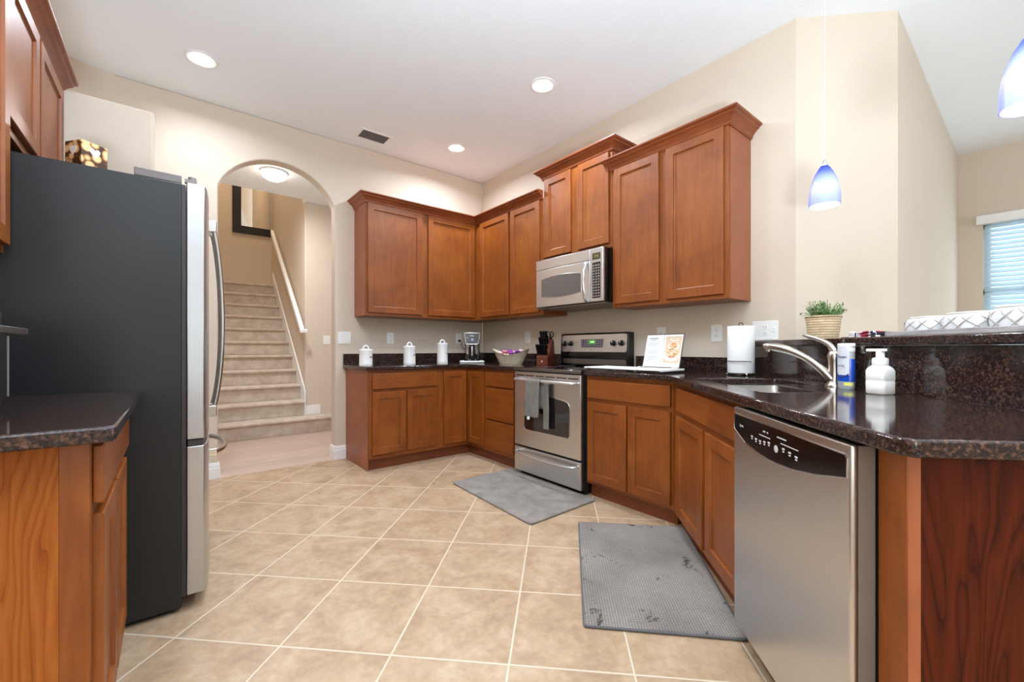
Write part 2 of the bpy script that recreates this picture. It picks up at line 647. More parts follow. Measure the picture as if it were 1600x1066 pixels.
out = blind_n.t.nodes['Material Output']
blind_n.l(blind_n.b.outputs[0], mx.inputs[1]); blind_n.l(tr.outputs[0], mx.inputs[2]); blind_n.l(mx.outputs[0], out.inputs[0])
b = MB()
nsl = 30
for i in range(nsl):
    z = WZ0 + .03 + (WZ1 - .07 - WZ0) * i / (nsl - 1)
    c_, s_ = .026 * math.cos(math.radians(54)), .026 * math.sin(math.radians(54))
    b.hexa([(.025 - c_, WY0 + .01, z - s_), (.025 + c_, WY0 + .01, z + s_), (.025 + c_, WY1 - .01, z + s_), (.025 - c_, WY1 - .01, z - s_),
            (.025 - c_, WY0 + .01, z - s_ + .003), (.025 + c_, WY0 + .01, z + s_ + .003), (.025 + c_, WY1 - .01, z + s_ + .003), (.025 - c_, WY1 - .01, z - s_ + .003)])
b.build('blind', blind_n.m, wn)

# hall and stairwell shell beyond the arch
YH, XS, YB, XL, ZT = 1.80, -1.588, 4.20, -2.78, 5.4
struct(MB().prism([(XL, .13), (1.0, .13), (1.0, YH + .13), (XS, YH + .13), (XS, 1.72), (XL, 1.72)], 3.0, 3.085).build('ceiling_hall', M['ceil']))
struct(MB().box(XL - .12, XL, .13, YB + .12, 0, ZT).build('wall_hall_left', M['wall']))
struct(MB().box(XS, 1.0, YH, YH + .13, 0, 3.0).build('wall_hall_back', M['wall'], bevel=.01))
struct(MB().box(XS, XS + .13, YH + .13, YB, 0, ZT).build('wall_stair_right', M['wall']))
struct(MB().box(XL, XS + .13, YB, YB + .12, 0, ZT).build('wall_stair_back', M['wall']))
struct(MB().box(XL, XS + .13, 1.60, 1.72, 3.085, ZT).build('wall_stair_front', M['wall']))
struct(MB().box(XL - .12, XS + .13, 1.60, YB + .12, ZT, ZT + .1).build('ceiling_stair', M['ceil']))
struct(MB().box(.9, 1.0, .13, YH, 0, 3.0).build('wall_hall_right', M['wall']))
# slanting white skirt high on the shaft wall, seen in the mirror
struct(MB().hexa([(-1.74, 1.721, 3.50), (-1.60, 1.721, 3.50), (-1.60, 1.75, 3.50), (-1.74, 1.75, 3.50),
                  (-2.02, 1.721, 4.45), (-1.86, 1.721, 4.45), (-1.86, 1.75, 4.45), (-2.02, 1.75, 4.45)]).build('trim_stair_shaft', M['trim']))
area_light('stair_fill_light', (-2.2, 3.2, ZT - .05), .5, 11, (1.0, .84, .62), (0, 0, -1), .5)  # unseen light added at the stairwell top to brighten the shaft


def baseboard(name, path):
    prof = [(0, 0), (.014, 0), (.014, .085), (.011, .095), (.011, .108), (.006, .128), (0, .13)]
    return struct(MB().sweep(prof, path).build(name, M['trim']))


# 'out' is right of travel
baseboard('baseboard_arch_right', [(AX1, .13), (AX1, 0), (-1.628, 0)])
baseboard('baseboard_arch_left', [(-3.2, 0), (AX0, 0), (AX0, .13)])
b = MB().box(XS - .004, -1.40, YH - .016, YH, .197, .315)
struct(b.build('baseboard_hall_back', M['trim'], bevel=.003))

# ------------------------------------------------------------------ staircase
RISE, TREAD, Y0 = .1954, .239, 1.543
st = thing('staircase', 'straight flight of beige carpeted stairs rising beyond the arch', 'stairs', (-2.2, Y0, 0))
for n in range(1, 12):
    y0 = Y0 + TREAD * (n - 1)
    x1 = -1.0 if n == 1 else XS - .014
    y1 = YB if n == 11 else (YH - .02 if n == 1 else y0 + TREAD + .03)
    if n == 1:
        y1 = YH
    b = MB()
    zt = RISE * n
    pr_ = [(y0, zt - RISE), (y1, zt - RISE), (y1, zt), (y0 - .012, zt), (y0 - .028, zt - .006), (y0 - .036, zt - .018), (y0 - .034, zt - .032), (y0 - .022, zt - .042), (y0, zt - .046)]
    b.prism([(p[0] - Y0, p[1]) for p in pr_], XL + 2.2 + .002, x1 + 2.2, 'x')
    b.build('step', M['carpet'], st, bevel=.006)
sk = []
b = MB()
yA, yB_ = Y0 + TREAD, Y0 + TREAD * 10 + .1
zA = RISE * 2
sl = RISE / TREAD
b.prism([(yA - .02 - Y0, RISE + .0), (yA - .02 - Y0, zA + .11), (yA + .02 - Y0, zA + .16), (yB_ - Y0, zA + .14 + sl * (yB_ - yA)), (yB_ - Y0, zA - .2 + sl * (yB_ - yA)), (yA + .25 - Y0, RISE)], XS + 2.2 - .014, XS + 2.2, 'x')
b.build('skirt_board', M['trim'], st)
hr = thing('handrail', 'white wooden handrail on brackets along the right stair wall', 'handrail', (-1.65, 1.67, 1.30))
b = MB()
dy, dz = 3.75 - 1.67, (3.75 - 1.67) * sl
b.hexa([(-.025, 0, -.042), (.025, 0, -.042), (.025, dy, dz - .042), (-.025, dy, dz - .042), (-.025, 0, .042), (.025, 0, .042), (.025, dy, dz + .042), (-.025, dy, dz + .042)])
b.build('rail', M['trim'], hr, bevel=.012, seg=3)
MB().box(-.02, .06, -.012, .02, -.028, .02).build('rail_return', M['trim'], hr, bevel=.006)
for t in (.2, .62, 1.25, 1.85):
    MB().tube([(.058, t, t * sl - .075), (.03, t, t * sl - .07), (0, t, t * sl - .025)], .007, 8).build('bracket', M['nickel'], hr)

mir = thing('wall_mirror', 'wall mirror in a wide black frame on the stair landing wall', 'mirror', (-1.9, YB, 3.6))
x0, x1, z0, z1 = -.265, .295, -.585, .75
fw = .125
b = MB()
b.hexa([(x0, -.03, z0), (x1, -.03, z0), (x1, 0, z0), (x0, 0, z0), (x0 + fw, -.03, z0 + fw), (x1 - .0, -.03, z0 + fw), (x1, 0, z0 + fw), (x0 + fw, 0, z0 + fw)])
b.hexa([(x0, -.03, z0), (x0 + fw, -.03, z0 + fw), (x0 + fw, 0, z0 + fw), (x0, 0, z0), (x0, -.03, z1), (x0 + fw, -.03, z1 - fw), (x0 + fw, 0, z1 - fw), (x0, 0, z1)])
b.hexa([(x0, -.03, z1), (x0 + fw, -.03, z1 - fw), (x0 + fw, 0, z1 - fw), (x0, 0, z1), (x1, -.03, z1), (x1, -.03, z1 - fw), (x1, 0, z1 - fw), (x1, 0, z1)])
b.build('frame', M['dark_wood_frame'], mir)
MB().box(x0 + fw, x1, -.012, -.006, z0 + fw, z1 - fw).build('glass', M['mirror'], mir)

# hall dome lamp
dm = thing('ceiling_dome_light', 'round frosted dome light on the hall ceiling beyond the arch', 'ceiling light', (-2.085, .98, 3.0))
MB().lathe([(.0, 0), (.13, 0), (.13, -.018), (.125, -.02), (0, -.02)], n=40).build('base_plate', M['trim'], dm)
MB().lathe([(.12, -.02), (.118, -.04), (.105, -.065), (.075, -.085), (.038, -.094), (0, -.097)], n=40, close=False).build('dome', M['dome_lens'], dm, smooth=True)


area_light('dome_lamp_light', (-2.085, .98, 2.89), .22, 13, (.95, .96, 1.0), (0, 0, -1), None, 'DISK')


# recessed can lights
def can_light(x, y, label, power=CAN_POWER):
    t = thing('recessed_light', label, 'ceiling light', (x, y, CEIL), 0, 'recessed kitchen ceiling lights')
    MB().lathe([(.098, 0), (.098, -.005), (.092, -.009), (.080, -.008), (.056, -.002), (.054, -.002), (.054, 0)], n=40, close=False).build('trim_ring', M['trim'], t, smooth=True)
    MB().lathe([(.054, -.003), (.046, -.014), (.028, -.022), (0, -.025)], n=32, close=False).build('lens', M['lens'], t, smooth=True)
    area_light('ceiling_downlight', (x, y, CEIL - .03), .13, power, CAN_COLOR, (0, 0, -1), None, 'DISK', 2.85)


can_light(-2.795, -.605, 'recessed ceiling light above the arch end, nearest the fridge wall', 6.0)
can_light(-.749, -1.876, 'recessed ceiling light in front of the microwave cabinet')
can_light(-.731, -.589, 'recessed ceiling light nearest the far corner, beside the air vent')
for x, y in ((-2.5, -2.3), (-2.1, -3.6)):
    area_light('ceiling_downlight', (x, y, CEIL - .02), .14, CAN_POWER, CAN_COLOR, (0, 0, -1), None, 'DISK', 2.85)  # unseen downlights without fittings, added and placed to balance the room's brightness

vt = thing('ceiling_air_vent', 'small rectangular slatted air vent in the ceiling', 'vent', (-1.46, -.29, CEIL))
b = MB()
for x0, x1, y0, y1 in ((-.15, .15, -.105, -.08), (-.15, .15, .08, .105), (-.15, -.125, -.08, .08), (.125, .15, -.08, .08)):
    b.box(x0, x1, y0, y1, -.006, 0)
b.build('frame', M['trim'], vt, bevel=.002)
MB().box(-.125, .125, -.08, .08, -.0015, 0).build('duct_opening', plain('duct_grey', (92, 92, 90), .8), vt)
b = MB()
for i in range(7):
    y = -.07 + i * .0225
    b.hexa([(-.125, y - .007, -.007), (.125, y - .007, -.007), (.125, y - .0055, -.0075), (-.125, y - .0055, -.0075),
            (-.125, y + .006, -.0015), (.125, y + .006, -.0015), (.125, y + .0075, -.002), (-.125, y + .0075, -.002)])
b.build('louver', plain('vent_grey', (176, 176, 174), .5), vt)


# wall plates
def plate(name, label, loc, rz, wdt, kind, hgt=.118, group=None):
    t = thing(name, label, 'outlet' if 'outlet' in name else 'switch', loc, rz, group)
    b = MB().prism(rrect(-wdt / 2, wdt / 2, -hgt / 2, hgt / 2, .006), -.005, 0, 'y')
    b.build('plate', M['white'], t, bevel=.0015)
    slot = plain('outlet_slot', (120, 118, 116), .6) if 'slot' not in M else M['slot']
    M['slot'] = slot
    if kind[0] == 'switch':
        for i in range(kind[1]):
            cx = (i - (kind[1] - 1) / 2) * .046
            MB().box(cx - .0165, cx + .0165, -.008, -.004, -.033, .033).build('rocker', M['white'], t, bevel=.002)
    else:
        n = kind[1]
        for i in range(n):
            cx = (i - (n - 1) / 2) * .046
            for s in (-1, 1):
                r = MB().prism(rrect(cx - .0165, cx + .0165, s * .0205 - .0145, s * .0205 + .0145, .008), -.0075, -.004, 'y').build('receptacle', M['white'], t)
                b = MB()
                for dx in (-.0065, .0065):
                    b.box(cx + dx - .0014, cx + dx + .0014, -.0079, -.0074, s * .0205 - .002, s * .0205 + .007)
                b.box(cx - .002, cx + .002, -.0079, -.0074, s * .0205 - .010, s * .0205 - .006)
                b.build('slots', slot, r)
    return t


RZS = -PI / 2
plate('light_switch', 'white double rocker light switch beside the arch, left of the counter', (-1.642, 0, 1.176), 0, .12, ('switch', 2))
plate('light_switch', 'white light switch on the tan hall wall beyond the arch', (-1.318, YH, 1.182), 0, .09, ('switch', 1))
plate('wall_outlet', 'white wall outlet between the first and second canisters', (-1.175, 0, 1.177), 0, .075, ('outlet', 1))
plate('wall_outlet', 'white wall outlet with a black plug, behind the coffee maker', (-.342, 0, 1.185), 0, .075, ('outlet', 1))
plate('wall_outlet', 'white wall outlet between the fruit basket and the knife block', (0, -.838, 1.188), RZS, .075, ('outlet', 1))
plate('wall_outlet', 'white wall outlet peeking out above the open cookbook', (0, -2.42, 1.178), RZS, .075, ('outlet', 1))
plate('wall_outlet', 'white cable wall plate left of the paper towel roll', (0, -2.845, 1.18), RZS, .075, ('outlet', 1))
t = plate('wall_outlet', 'wide white wall plate with switches behind the paper towel roll', (0, -3.155, 1.188), RZS, .15, ('outlet', 1), .122)
MB().box(.038, .060, -.009, -.004, -.012, .022).build('toggle', M['white'], t, bevel=.002)


# added body for the unseen ceiling fill light: an open bowl on a stem
ul = thing('fill_light_bowl', 'added white bowl body for the unseen ceiling fill light, behind the camera', 'floor lamp', (-3.1, -5.0, 0))
MB().lathe([(0, 0), (.17, 0), (.17, .015), (.03, .03), (0, .03)], n=32).build('base', M['trim'], ul, smooth=True)
MB().tube([(0, 0, .02), (0, 0, .55)], .016, 12).build('pole', M['trim'], ul, smooth=True)
MB().lathe([(.02, .54), (.15, .56), (.27, .61), (.34, .685), (.335, .685), (.265, .62), (.15, .575), (.02, .56)], n=40, close=False).build('bowl', M['trim'], ul, smooth=True)


# ------------------------------------------------------------------ cabinets
def door_mesh(x0, x1, z0, z1, th=.02, rail=.057, dep=.011, ch=.007):
    """shaker door, front towards -y, with a small sloped sticking around the flat panel"""
    m = MB(); bm = m.bm
    def ring(dx, y):
        return [bm.verts.new(p) for p in ((x0 + dx, y, z0 + dx), (x1 - dx, y, z0 + dx), (x1 - dx, y, z1 - dx), (x0 + dx, y, z1 - dx))]
    e = .0025
    rs = [ring(0, 0), ring(0, -th + e), ring(e, -th), ring(rail, -th), ring(rail + ch * .4, -th + dep * .8), ring(rail + ch, -th + dep)]
    for A, B in zip(rs, rs[1:]):
        for i in range(4):
            j = (i + 1) % 4
            bm.faces.new((A[i], A[j], B[j], B[i]))
    bm.faces.new(rs[0][::-1]); bm.faces.new(rs[-1])
    return m


def cabinet(name, label, cat, loc, rz, W, H, D, doors=(), drawers=(), z0=0.0, toe=True, side=(), group=None, hollow=False):
    """local axes: x right along the front, y into the depth, z up"""
    t = thing(name, label, cat, loc, rz, group)
    zb = .10 if toe else z0
    if hollow:
        b = MB().box(0, W, 0, .02, zb, H).box(0, .018, .02, D, zb, H).box(W - .018, W, .02, D, zb, H).box(.018, W - .018, .02, D, zb, zb + .02)
        b.build('body', M['wood'], t)
    else:
        MB().box(0, W, 0, D, zb, H).build('body', M['wood'], t, bevel=.002)
    if toe:
        MB().box(.0, W, .05, D - .002, 0, .10).build('toe_kick', M['toe'], t)
    for s in side:
        xx = (-.004, 0.0) if s == 'l' else (W, W + .004)
        b = MB().box(xx[0], xx[1], .012, D, zb if not toe else 0.0, H)
        b.build('side_panel', M['side'], t)
    for x0, x1, za, zb_ in doors:
        door_mesh(x0, x1, za, zb_).build('door', M['wood'], t)
    for x0, x1, za, zb_ in drawers:
        MB().box(x0, x1, -.02, 0, za, zb_).build('drawer', M['woodh'], t, bevel=.003)
    return t


BH = .878
UP0, UP1 = 1.383, 2.452

# base units: back wall
cabinet('base_cabinet', 'base cabinet with one wide drawer over two doors, at the left end beside the arch', 'cabinet',
        (-1.626, -.61, 0), 0, .696, BH, .606, doors=[(.03, .334, .14, .686), (.352, .662, .14, .686)], drawers=[(.03, .662, .715, .85)], side=('l',))
# corner unit: one L-shaped body with a folding pair of doors
cu = thing('corner_cabinet', 'corner base cabinet with a pair of narrow doors meeting at the inside corner', 'cabinet', (-.93, -.61, 0), 0)
L_ = [(0, 0), (.32, 0), (.32, -.32), (.926, -.32), (.926, .606), (0, .606)]
MB().prism(L_, .10, BH).build('body', M['wood'], cu, bevel=.002)
L_ = [(0, .05), (.37, .05), (.37, -.32), (.92, -.32), (.92, .6), (0, .6)]
MB().prism(L_, 0, .10).build('toe_kick', M['toe'], cu)
door_mesh(.038, .296, .135, .85).build('door', M['wood'], cu)
d_ = door_mesh(.024, .298, .135, .85).build('door', M['wood'], cu)
d_.location = (.32, 0, 0); d_.rotation_euler = (0, 0, RZS)
# drawer unit on the stove wall
cabinet('drawer_cabinet', 'base cabinet of three stacked drawers, immediately left of the stove', 'cabinet',
        (-.61, -.93, 0), RZS, .485, BH, .606, drawers=[(.025, .437, .72, .85), (.025, .437, .41, .70), (.025, .437, .135, .392)])
# right of the stove
cabinet('base_cabinet', 'base cabinet with a drawer front over two doors, immediately right of the stove', 'cabinet',
        (-.61, -2.195, 0), RZS, .678, BH, .606, doors=[(.02, .350, .125, .69), (.366, .668, .125, .69)], drawers=[(.02, .668, .72, .85)])
# peninsula: local x runs along -a
RZP = -3 * PI / 4
FB = 1.60
A0 = -2.468
px_, py_ = pab(A0, FB)
cabinet('sink_cabinet', 'angled sink base cabinet with a false drawer front over two doors, beside the dishwasher', 'cabinet',
        (px_, py_, 0), RZP, .995, BH, .50, doors=[(.13, .555, .125, .69), (.60, .965, .125, .69)], drawers=[(.13, .965, .72, .85)], hollow=True)
px_, py_ = pab(-4.098, FB)
pe = thing('peninsula_end_panel', 'cherry wood end panel and filler post closing the peninsula beside the dishwasher', 'cabinet panel', (px_, py_, 0), RZP)
MB().box(0.0, .077, 0, .022, 0, BH).build('filler_post', M['wood'], pe, bevel=.002)
MB().box(.0772, .0785, .001, .0235, 0, BH).build('edge_tone_sheet', M['side'], pe)  # sheet over the post's own wood, added to tone down its lit side
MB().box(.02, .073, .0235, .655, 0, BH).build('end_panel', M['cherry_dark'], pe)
MB().box(0.0, .02, .022, .62, .0, .05).build('floor_cleat', M['toe'], pe)

# left run beside the fridge (front faces +x)
RZL = PI / 2
lb = cabinet('base_cabinet', 'base cabinet beside the fridge with a drawer over two narrow doors', 'cabinet',
             (-3.102, -2.885, 0), RZL, .80, BH, .596, doors=[(.015, .335, .125, .69), (.352, .672, .125, .69)], drawers=[(.015, .785, .715, .85)])
MB().box(-.012, 0.0, .001, .05, .0, BH).build('end_stile', M['wood'], lb, bevel=.0015)
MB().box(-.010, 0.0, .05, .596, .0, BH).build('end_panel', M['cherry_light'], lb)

# upper cabinets
cabinet('upper_cabinet', 'tall upper cabinet with one wide door, at the left end of the back wall', 'cabinet',
        (-1.542, -.305, 0), 0, .606, UP1, .303, doors=[(.014, .571, 1.41, 2.44)], z0=UP0, toe=False, side=('l',))
cabinet('upper_cabinet', 'tall single door upper cabinet above the coffee maker, on the back wall', 'cabinet',
        (-.936, -.305, 0), 0, .934, UP1, .303, doors=[(.034, .606, 1.41, 2.44)], z0=UP0, toe=False)
cabinet('upper_cabinet', 'two door upper cabinet between the corner and the microwave', 'cabinet',
        (-.305, -.309, 0), RZS, 1.103, UP1, .303, doors=[(.10, .594, 1.41, 2.44), (.635, 1.057, 1.41, 2.44)], z0=UP0, toe=False, side=('r',))
UM1 = 2.615
mc = cabinet('upper_cabinet', 'raised short two door upper cabinet above the microwave', 'cabinet',
             (-.305, -1.416, 0), RZS, .768, UM1, .303, doors=[(.02, .346, 1.893, 2.598), (.426, .745, 1.893, 2.598)], z0=1.858, toe=False, side=('l', 'r'))
rc = cabinet('upper_cabinet', 'large two door upper cabinet right of the microwave, with its right side showing', 'cabinet',
             (-.305, -2.188, 0), RZS, .876, UP1, .303, doors=[(.027, .406, 1.41, 2.44), (.46, .849, 1.41, 2.44)], z0=UP0, toe=False, side=('r',))

CP = [(0, 0), (.004, 0), (.012, .008), (.014, .02), (.020, .03), (.034, .046), (.050, .056), (.054, .066), (.066, .070), (.070, .076), (.070, .084), (0, .084)]


def crown(path, z, name='crown_moulding', parent=None):
    return MB().sweep([(o, z + h) for o, h in CP], path).build(name, M['crown'], parent)


cr = crown([(-1.545, -.001), (-1.545, -.306), (-.306, -.306), (-.306, -1.405)], UP1 - .014)
tag(cr, 'long dark crown moulding turning the corner over the back wall cabinets', 'moulding')


def local_crown(parent, W, z):
    # path in the cabinet's own axes, 'out' to the right of travel
    return MB().sweep([(o, z + h) for o, h in CP], [(-.005, .302), (-.005, -.001), (W + .005, -.001), (W + .005, .302)]).build('crown_moulding', M['crown'], parent)


local_crown(mc, .768, UM1 - .014)
local_crown(rc, .876, UP1 - .014)
# little wooden stub left showing on top of the right cabinet's left end
# over-fridge and left uppers (front faces +x)
XU = -3.41
fc = cabinet('upper_cabinet', 'two door cabinet high above the fridge', 'cabinet',
             (XU, -2.055, 0), RZL, .973, 2.405, .285, doors=[(.02, .448, 1.875, 2.395), (.478, .955, 1.875, 2.395)], z0=1.84, toe=False)
nc = cabinet('upper_cabinet', 'tall upper cabinet at the near left edge, beside the fridge', 'cabinet',
             (XU + .01, -2.86, 0), RZL, .80, 2.405, .295, doors=[(.02, .395, 1.42, 2.395), (.405, .78, 1.42, 2.395)], z0=1.395, toe=False)
lc = MB().sweep([(o, 2.39 + h * .85) for o, h in CP], [(XU + .002, -1.082), (XU + .002, -2.86)][::-1]).build('crown_moulding', M['crown'])
# travel towards +y has its right side at +x
tag(lc, 'long crown moulding along the cabinets over the fridge', 'moulding')

# ------------------------------------------------------------------ counters
def slab(name, outline, z0, z1, hole=None, bevel=.006):
    bm = bmesh.new()
    loops = [outline] + ([hole] if hole else [])
    edges = []
    for lp in loops:
        vs = [bm.verts.new((p[0], p[1], z1)) for p in lp]
        for i in range(len(vs)):
            edges.append(bm.edges.new((vs[i], vs[(i + 1) % len(vs)])))
    bmesh.ops.triangle_fill(bm, use_beauty=True, use_dissolve=False, edges=edges)
    r = bmesh.ops.extrude_face_region(bm, geom=bm.faces[:])
    vv = [g for g in r['geom'] if isinstance(g, bmesh.types.BMVert)]
    bmesh.ops.translate(bm, verts=vv, vec=(0, 0, z0 - z1))
    m = MB(); m.bm.free(); m.bm = bm
    return m.build(name, M['granite'], bevel=bevel, seg=3)


CT0, CT = .880, .914
ct = slab('countertop', [(-1.658, -.001), (-1.658, -.648), (-.648, -.648), (-.648, -1.424), (-.001, -1.424), (-.001, -.001)], CT0, CT)
tag(ct, 'dark brown speckled granite countertop in the back corner, under the canisters', 'countertop')
RB = 2.125
sink_hole = [pab(a, b_) for a, b_ in ((-2.72, 1.66), (-2.70, 1.68), (-2.70, 2.06), (-2.72, 2.08), (-3.055, 2.08), (-3.075, 2.06), (-3.075, 1.90), (-3.09, 1.885), (-3.435, 1.885), (-3.455, 1.865), (-3.455, 1.68), (-3.435, 1.66))]
ct2 = slab('countertop', [(-.001, -2.197), (-.648, -2.197), (-.658, -2.862), pab(-4.24, 1.527), pab(-4.268, 1.545), pab(-4.268, RB), (-.001, -.001 - RB / S2)], CT0, CT, sink_hole)
tag(ct2, 'dark granite countertop of the angled peninsula, holding the sink', 'countertop')
ct3 = slab('countertop', [(-3.05, -3.03), (-3.05, -2.075), (-3.699, -2.075), (-3.699, -3.03)], CT0, CT)
tag(ct3, 'dark granite countertop at the near left, beside the fridge', 'countertop')

bs = MB().prism([(-1.656, -.022), (-.022, -.022), (-.022, -1.424), (-.001, -1.424), (-.001, -.001), (-1.656, -.001)], CT, 1.018).build('backsplash', M['granite'], bevel=.002)
tag(bs, 'low granite backsplash strip along the back corner walls', 'backsplash')
bs = MB().box(-.022, -.001, -2.98, -2.20, CT, 1.012).build('backsplash', M['granite'], bevel=.002)
tag(bs, 'low granite backsplash strip behind the cookbook and paper towel', 'backsplash')
bs = MB().prism([pab(-2.135, RB), pab(-4.42, RB), pab(-4.42, RB + .02), pab(-2.16, RB + .02)], CT, 1.086).build('bar_backsplash', M['granite'])
tag(bs, 'tall polished granite splash panel rising behind the sink to the raised bar', 'backsplash')
pw = MB().prism([pab(-2.16, RB + .021), pab(-4.40, RB + .021), pab(-4.40, RB + .15), pab(-2.352, RB + .15), pab(-2.352, RB + .15)], 0, 1.085).build('wall_bar', M['wall'])
struct(pw)
bt = MB().prism([pab(-2.09, RB - .035), pab(-4.50, RB - .035), pab(-4.50, RB + .42), pab(-2.354, RB + .42), pab(-2.354, 2.352)], 1.087, 1.119).build('bar_counter', M['granite'], bevel=.006, seg=3)
tag(bt, 'raised dark granite bar top above the sink, carrying plant and tray', 'countertop')

# ------------------------------------------------------------------ sink and faucet
sk_ = thing('kitchen_sink', 'stainless steel double bowl undermount sink', 'sink', (0, 0, CT0))
def bowl(name, a0_, a1_, b0_, b1_, dep):
    bm = bmesh.new(); rings = []
    for ins, z in ((-.010, 0.0), (-.010, -.001), (0, -.003), (.006, -dep + .03), (.012, -dep + .012), (.03, -dep), (.12, -dep - .004)):
        r_ = max(.03, .05)
        out = rrect(a0_ + ins, a1_ - ins, b0_ + ins, b1_ - ins, r_, 4)
        rings.append([bm.verts.new((*pab(p[0], p[1]), z)) for p in out])
    for A, B in zip(rings, rings[1:]):
        n = len(A)
        for i in range(n):
            bm.faces.new((A[i], A[(i + 1) % n], B[(i + 1) % n], B[i]))
    bm.faces.new(rings[-1])
    m = MB(); m.bm.free(); m.bm = bm
    return m.build(name, M['sink'], sk_, smooth=True)
bowl('bowl', -3.075, -2.69, 1.65, 2.09, .20)
bowl('bowl', -3.46, -3.092, 1.65, 1.895, .17)
for a_, b_ in ((-2.88, 1.87), (-3.29, 1.77)):
    x_, y_ = pab(a_, b_)
    MB().lathe([(.042, -.19), (.04, -.184), (.02, -.186), (0, -.186)], x_, y_, -.008 if a_ > -3 else .022, n=20).build('drain', M['chrome'], sk_, smooth=True)

fx, fy = pab(-3.17, 2.075)
fa = thing('kitchen_faucet', 'brushed nickel single lever faucet with an arching spout', 'faucet', (fx, fy, CT), RZP)
# local x runs to the viewer along the peninsula, -y points over the sink
MB().lathe([(.034, 0), (.034, .006), (.027, .014), (.0245, .04), (.0235, .095), (.025, .112), (.0265, .124), (.0245, .140), (.017, .152), (0, .156)], n=32).build('body', M['nickel'], fa, smooth=True)
sp = bez((0, -.012, .03), (-.035, -.05, .10), (-.085, -.11, .165), (-.188, -.195, .172), 18)
MB().tube(sp, [.019, .0185, .018, .0175, .017, .0165, .016, .0155, .015, .015, .0155, .016, .017, .018, .019, .0195, .0195, .018, .012], 16).build('spout', M['nickel'], fa, smooth=True)
MB().tube([(-.170, -.180, .164), (-.174, -.184, .146)], .0135, 16).build('spray_head', M['nickel'], fa, smooth=True)
lv = bez((0, 0, .138), (-.005, -.005, .185), (-.05, -.03, .20), (-.105, -.070, .222), 12)
MB().tube(lv, [.019, .018, .016, .014, .0125, .0115, .0105, .0098, .0092, .009, .009, .008, .005], 12).build('lever', M['nickel'], fa, smooth=True)


# ------------------------------------------------------------------ stove
sv = thing('stove', 'freestanding stainless steel electric range with a black glass cooktop', 'stove', (-.645, -1.433, 0), RZS)
W = .757
MB().box(0, W, 0, .62, .045, .885).build('body', M['black_matte'], sv)
MB().box(.02, W - .02, .04, .58, 0, .045).build('base', M['black_matte'], sv)
MB().box(-.004, W + .004, -.028, .625, .887, .917).build('cooktop', M['black_glass'], sv, bevel=.006, seg=3)
MB().box(-.003, W + .003, -.031, -.026, .888, .910).build('front_trim', M['steel_dark'], sv, bevel=.002)
ringm = plain('burner_ring', (70, 66, 64), .3)
for cx, cy, r in ((.2, .14, .10), (.56, .14, .075), (.2, .41, .075), (.56, .41, .10)):
    pts_ = [(cx + r * math.cos(2 * PI * i / 40), cy + r * math.sin(2 * PI * i / 40), .9175) for i in range(40)]
    MB().tube(pts_, .0012, 5, cyc=True).build('burner_ring', ringm, sv)
# oven door
b = MB().box(.004, W - .004, -.022, 0, .262, .878)
b.build('oven_door', M['steel'], sv, bevel=.004, seg=3)
dr = [o for o in sv.children if o.name.startswith('oven_door')][0]
b = MB()
for i in range(6):
    x = .028 + i * .1205
    b.prism(rrect(x, x + .102, .846, .853, .003, 3), -.0235, -.0215, 'y')
b.build('vent_slots', M['black'], dr)
win = [(.644, .425), (.644, .640), (.630, .664), (.60, .677), (.50, .690), (.388, .695), (.27, .690), (.17, .677), (.146, .664), (.132, .640), (.132, .425), (.138, .409), (.154, .402), (.622, .402), (.638, .409)]
MB().prism([(x, z) for x, z in win], -.0245, -.0215, 'y').build('window', M['black_glass'], dr)
MB().tube([(x, -.0235, z) for x, z in win], .003, 8, cyc=True).build('window_rim', M['chrome'], dr)
hp = [(.052, -.022, .815), (.046, -.05, .815), (.06, -.072, .8155), (.12, -.080, .816), (.38, -.084, .816), (.64, -.080, .816), (.70, -.072, .8155), (.714, -.05, .815), (.708, -.022, .815)]
MB().tube(hp, .0135, 14).build('handle', M['satin'], dr, smooth=True, subsurf=1)
MB().prism(rrect(.374, .384, .335, .345, .002), -.0235, -.0215, 'y').build('emblem', M['grey_ink'], dr)
# storage drawer
MB().box(.004, W - .004, -.022, 0, .045, .246).build('storage_drawer', M['steel'], sv, bevel=.004)
dw_ = [o for o in sv.children if o.name.startswith('storage_drawer')][0]
hp = [(.052, -.022, .21), (.045, -.045, .208), (.06, -.062, .2055), (.13, -.074, .203), (.38, -.084, .2), (.63, -.074, .203), (.70, -.062, .2055), (.715, -.045, .208), (.708, -.022, .21)]
MB().tube(hp, .0115, 14).build('handle', M['satin'], dw_, smooth=True, subsurf=1)
# backguard
b = MB().prism([(.545, .917), (.535, 1.03), (.548, 1.20), (.56, 1.208), (.62, 1.208), (.62, .917)], 0, W, 'x')
b.build('backguard', M['black'], sv, bevel=.008, seg=3)
bgd = [o for o in sv.children if o.name.startswith('backguard')][0]
def bgy(z): return .535 + (z - 1.03) / .17 * .013
b = MB()
oc = rrect(.018, .742, 1.042, 1.192, .018, 5)
vv = [(x, bgy(z) - .002, z) for x, z in oc]
v1 = [b.bm.verts.new(p) for p in vv]; v2 = [b.bm.verts.new((p[0], p[1] + .004, p[2])) for p in vv]
for i in range(len(v1)):
    j = (i + 1) % len(v1); b.bm.faces.new((v1[i], v1[j], v2[j], v2[i]))
b.bm.faces.new(v1)
b.build('control_panel', M['steel'], bgd)
cp = [o for o in bgd.children if o.name.startswith('control_panel')][0]
MB().box(.035, .735, .5395, .543, .935, 1.008).build('lower_strip', M['steel_dark'], bgd)
MB().prism(rrect(.262, .498, 1.082, 1.152, .005), .531, .5395, 'y').build('display', plain('display_grey', (78, 70, 80), .3), bgd)
dsp = [o for o in bgd.children if o.name.startswith('display')][0]
